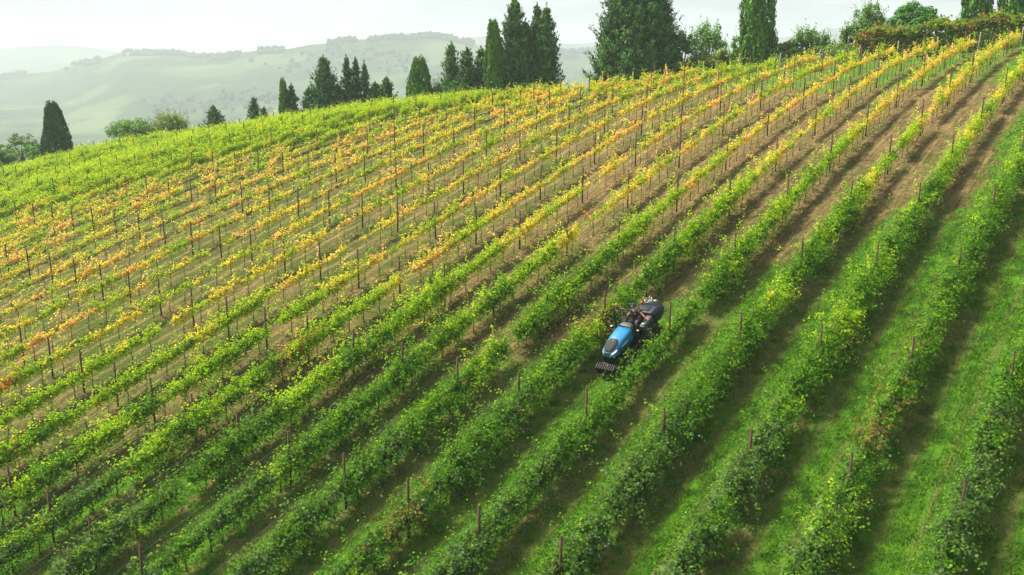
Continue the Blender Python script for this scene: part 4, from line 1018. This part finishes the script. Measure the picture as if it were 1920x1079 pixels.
# hydraulic pipes behind the left fender
mb = MB(); r_ = random.Random(4)
for q in range(7): y_ = -.40 - q*.045; mb.tube([(-.3 - q*.03, y_, 1.05), (-.5, y_ - .02, 1.35 + r_.random()*.1), (-.85, y_ + .03, 1.40 + r_.random()*.08), (-1.35, y_ + .1, 1.15)], .014, 5)
mb.build('hoses', M_BLACKP, tr, smooth=True)

# sprayer tank mounted behind
sp = temp('rear_implement', (-1.50, 0, 0)); tag(sp, 'dark navy machine with bright metal fittings hitched behind the blue tractor', 'farm implement')
mb = MB(); mb.loft([[(.0, -.40, .70), (.0, .52, .70), (.0, .60, 1.15), (.0, .46, 1.30), (.0, -.34, 1.30), (.0, -.46, 1.15)], [(-.6, -.44, .62), (-.6, .58, .62), (-.6, .66, 1.15), (-.6, .50, 1.34), (-.6, -.38, 1.34), (-.6, -.50, 1.15)], [(-1.15, -.36, .70), (-1.15, .50, .70), (-1.15, .56, 1.05), (-1.15, .42, 1.20), (-1.15, -.30, 1.20), (-1.15, -.40, 1.05)]])
mb.build('body', M_NAVY, sp, bevel=.03)
mb = MB(); mb.box((-.35, .05, 1.335), (.40, .40, .04)); mb.box((-.1, -.30, 1.36), (.2, .2, .10)); mb.build('top_cover', M_BLACKP, sp, bevel=.01)
mb = MB(); r_ = random.Random(9)
for q in range(9):
    a = (-.75 - r_.random()*.35, r_.uniform(-.25, .40), 1.27 + r_.random()*.05)
    mb.tube([a, (a[0] + r_.uniform(-.1, .1), a[1] + r_.uniform(-.1, .1), a[2] + r_.uniform(.08, .24))], r_.uniform(.02, .05), 8)
for q in range(4): mb.tube([(-.6 - q*.12, -.3, 1.36), (-.65 - q*.12, 0, 1.46), (-.7 - q*.1, .35, 1.34)], .018, 6)
mb.lathe([(0, .05), (.09, .045), (.11, 0), (.09, -.04), (0, -.05)], (-.98, .22, 1.40), axis='z', n=16)
mb.build('fittings', M_CHROME, sp, smooth=True)
mb = MB(); mb.lathe([(0, .10), (.05, .09), (.06, 0), (0, 0)], (-.62, -.34, 1.38), axis='z', n=12); mb.build('beacon', M_ORG, sp, smooth=True)
mb = MB(); mb.tube([(.0, -.3, .5), (.35, -.3, .55)], .035, 6); mb.tube([(.0, .3, .5), (.35, .3, .55)], .035, 6); mb.box((-.55, 0, .56), (1.0, .7, .12))
for s in (-1, 1): mb.tube([(-.5, s*.4, .55), (-.5, s*.45, .12), (-.9, s*.45, .06)], .035, 6)
mb.build('frame', M_DARKM, sp)

# driver ------------------------------------------------------------------
def skin_mesh(name, joints, edges, mats_, parent, sub=2, root=0):
    me = bpy.data.meshes.new(name); me.from_pydata([j[0] for j in joints], edges, [])
    o = bpy.data.objects.new(name, me); col.objects.link(o)
    sk = o.modifiers.new('skin', 'SKIN'); sk.use_smooth_shade = True
    for i, j in enumerate(joints):
        r = j[1] if hasattr(j[1], '__len__') else (j[1], j[1]); me.skin_vertices[0].data[i].radius = r
        me.skin_vertices[0].data[i].use_root = (i == root)
    ss_ = o.modifiers.new('sub', 'SUBSURF'); ss_.levels = sub; ss_.render_levels = sub
    dg = bpy.context.evaluated_depsgraph_get(); m2 = bpy.data.meshes.new_from_object(o.evaluated_get(dg)); m2.name = name
    m2.materials.clear(); m2.materials.append(mats_)
    bpy.data.objects.remove(o); bpy.data.meshes.remove(me)
    m2.polygons.foreach_set('use_smooth', np.ones(len(m2.polygons), bool))
    return link(name, m2, parent)
dr = temp('person', (-.95, 0, 1.20)); tag(dr, 'driver in dark cap and black polo seated on the tractor, arms spread', 'person')
# local frame: +x faces forward, seat surface at z=0.  y>0 is the driver's left
hl = (.06, .47, .26); hr = (.42, -.20, .43)          # hands: left on the console, right on the steering wheel
J = [((0, 0, .06), (.15, .12)), ((.0, 0, .22), (.14, .11)), ((.03, 0, .42), (.17, .12)), ((.04, 0, .54), (.13, .09)), ((.06, 0, .62), .055), ((.09, 0, .69), (.075, .085)), ((.10, 0, .78), (.082, .10)), ((.09, 0, .86), (.06, .075)),
     ((.05, .19, .51), .062), ((.08, .38, .40), .045), ((.14, .53, .31), .034), ((.15, .60, .28), .026),
     ((.05, -.19, .51), .062), ((.12, -.30, .33), .045), ((.30, -.25, .40), .034), ((.37, -.22, .44), .026),
     ((.0, .10, .04), .095), ((.40, .17, .05), .075), ((.50, .18, -.30), .05), ((.52, .18, -.33), .045), ((.62, .18, -.36), .04),
     ((.0, -.10, .04), .095), ((.40, -.17, .05), .075), ((.50, -.18, -.30), .05), ((.52, -.18, -.33), .045), ((.62, -.18, -.36), .04)]
E_ = [(0, 1), (1, 2), (2, 3), (3, 4), (4, 5), (5, 6), (6, 7), (3, 8), (8, 9), (9, 10), (10, 11), (3, 12), (12, 13), (13, 14), (14, 15), (0, 16), (16, 17), (17, 18), (18, 19), (19, 20), (0, 21), (21, 22), (22, 23), (23, 24), (24, 25)]
# palms, five fingers each
for (wrist, base, dirv, sidev) in ((11, (.16, .67, .265), (.1, .95, -.30), (-.99, .1, .0)), (15, (.42, -.20, .455), (.85, .25, .25), (.2, -.9, -.3))):
    pi_ = len(J); J.append((base, (.030, .018))); E_.append((wrist, pi_))
    d = Vector(dirv).normalized(); s = Vector(sidev).normalized(); b = Vector(base)
    for q in range(4):
        L = (.062, .070, .066, .052)[q]; f0 = b + s*(q - 1.5)*.019 + d*.035; f1 = f0 + d*L*.55 + Vector((0, 0, -.008)); f2 = f1 + d*L*.3 + Vector((0, 0, -.024))
        i0 = len(J); J += [(tuple(f0), .010), (tuple(f1), .009), (tuple(f2), .008)]; E_ += [(pi_, i0), (i0, i0+1), (i0+1, i0+2)]
    t0 = b - s*.036 + d*.0; t1 = t0 - s*.018 + d*.03; i0 = len(J); J += [(tuple(t0), .011), (tuple(t1), .009)]; E_ += [(pi_, i0), (i0, i0+1)]
body = skin_mesh('body', J, E_, M_SKIN, dr)
shirtJ = [((0, 0, .05), (.165, .135)), ((.0, 0, .22), (.155, .128)), ((.03, 0, .42), (.185, .138)), ((.04, 0, .545), (.145, .10)), ((.055, 0, .595), (.070, .066)),
          ((.05, .19, .51), .078), ((.065, .29, .46), .072), ((.05, -.19, .51), .078), ((.085, -.25, .42), .072)]
skin_mesh('shirt', shirtJ, [(0, 1), (1, 2), (2, 3), (3, 4), (3, 5), (5, 6), (3, 7), (7, 8)], M_SHIRT, dr)
trJ = [((0, 0, .04), (.17, .14)), ((.0, .11, .03), .11), ((.40, .17, .05), .09), ((.49, .18, -.24), .068), ((.0, -.11, .03), .11), ((.40, -.17, .05), .09), ((.49, -.18, -.24), .068)]
skin_mesh('trousers', trJ, [(0, 1), (1, 2), (2, 3), (0, 4), (4, 5), (5, 6)], M_TROUS, dr)
for s in (-1, 1):
    skin_mesh('boot', [((.50, s*.18, -.24), .06), ((.52, s*.18, -.33), .055), ((.66, s*.18, -.36), .045)], [(0, 1), (1, 2)], M_BOOT, dr, 1)
mb = MB(); mb.lathe([(.0, .125), (.05, .115), (.095, .075), (.112, .0), (.108, -.02), (0, -.02)], (.095, 0, .83), axis='z', n=18)
cap = mb.build('cap', M_CAPM, dr, smooth=True)
mb = MB(); mb.loft([[(.17, -.085, .828), (.17, .085, .828), (.17, .085, .842), (.17, -.085, .842)], [(.25, -.065, .812), (.25, .065, .812), (.25, .065, .822), (.25, -.065, .822)], [(.29, -.03, .800), (.29, .03, .800), (.29, .03, .808), (.29, -.03, .808)]]); mb.build('peak', M_CAPM, cap)
mb = MB(); mb.box((.206, 0, .868), (.01, .05, .018)); mb.build('cap_mark', M_WHITE, cap)
mb = MB(); mb.lathe([(.098, .03), (.104, -.05), (.085, -.09)], (.075, 0, .79), axis='z', n=18); mb.build('hair', M_HAIR, dr, smooth=True)
mb = MB(); mb.tube([(.182, 0, .785), (.205, 0, .755), (.188, 0, .748)], [.010, .016, .008], 6); 
for s in (-1, 1): mb.tube([(.09, s*.098, .80), (.085, s*.106, .765)], [.018, .012], 6)
mb.build('nose_and_ears', M_SKIN, dr, smooth=True)
mb = MB()
for s in (-1, 1): mb.lathe([(0, .008), (.014, .0), (0, -.008)], (.178, s*.034, .792), axis='z', n=8)
mb.build('eyes', M_BOOT, dr)
mb = MB(); mb.tube([(.176, -.026, .722), (.184, 0, .720), (.176, .026, .722)], .006, 5); mb.build('mouth', plain('lips', (.35, .12, .10), .6), dr)
mb = MB(); mb.box((.188, .07, .43), (.008, .07, .02)); mb.build('shirt_mark', M_WHITE, dr)

# ------------------------------------------------------------------ haze
hm = mat('haze_air'); g = G(hm)
pv = g.n('ShaderNodeVolumePrincipled'); pv.inputs['Density'].default_value = 0.00031; pv.inputs['Anisotropy'].default_value = 0.15
pv.inputs['Color'].default_value = (.76, .86, .97, 1)
o = g.n('ShaderNodeOutputMaterial'); g.t.links.new(pv.outputs[0], o.inputs['Volume'])
mb = MB(); mb.box((0, 500, 7), (14400, 14200, 400)); ho = mb.build('haze', hm)
tag(ho, 'thin milky haze filling the air over the vineyard and valley', 'haze', kind='stuff')
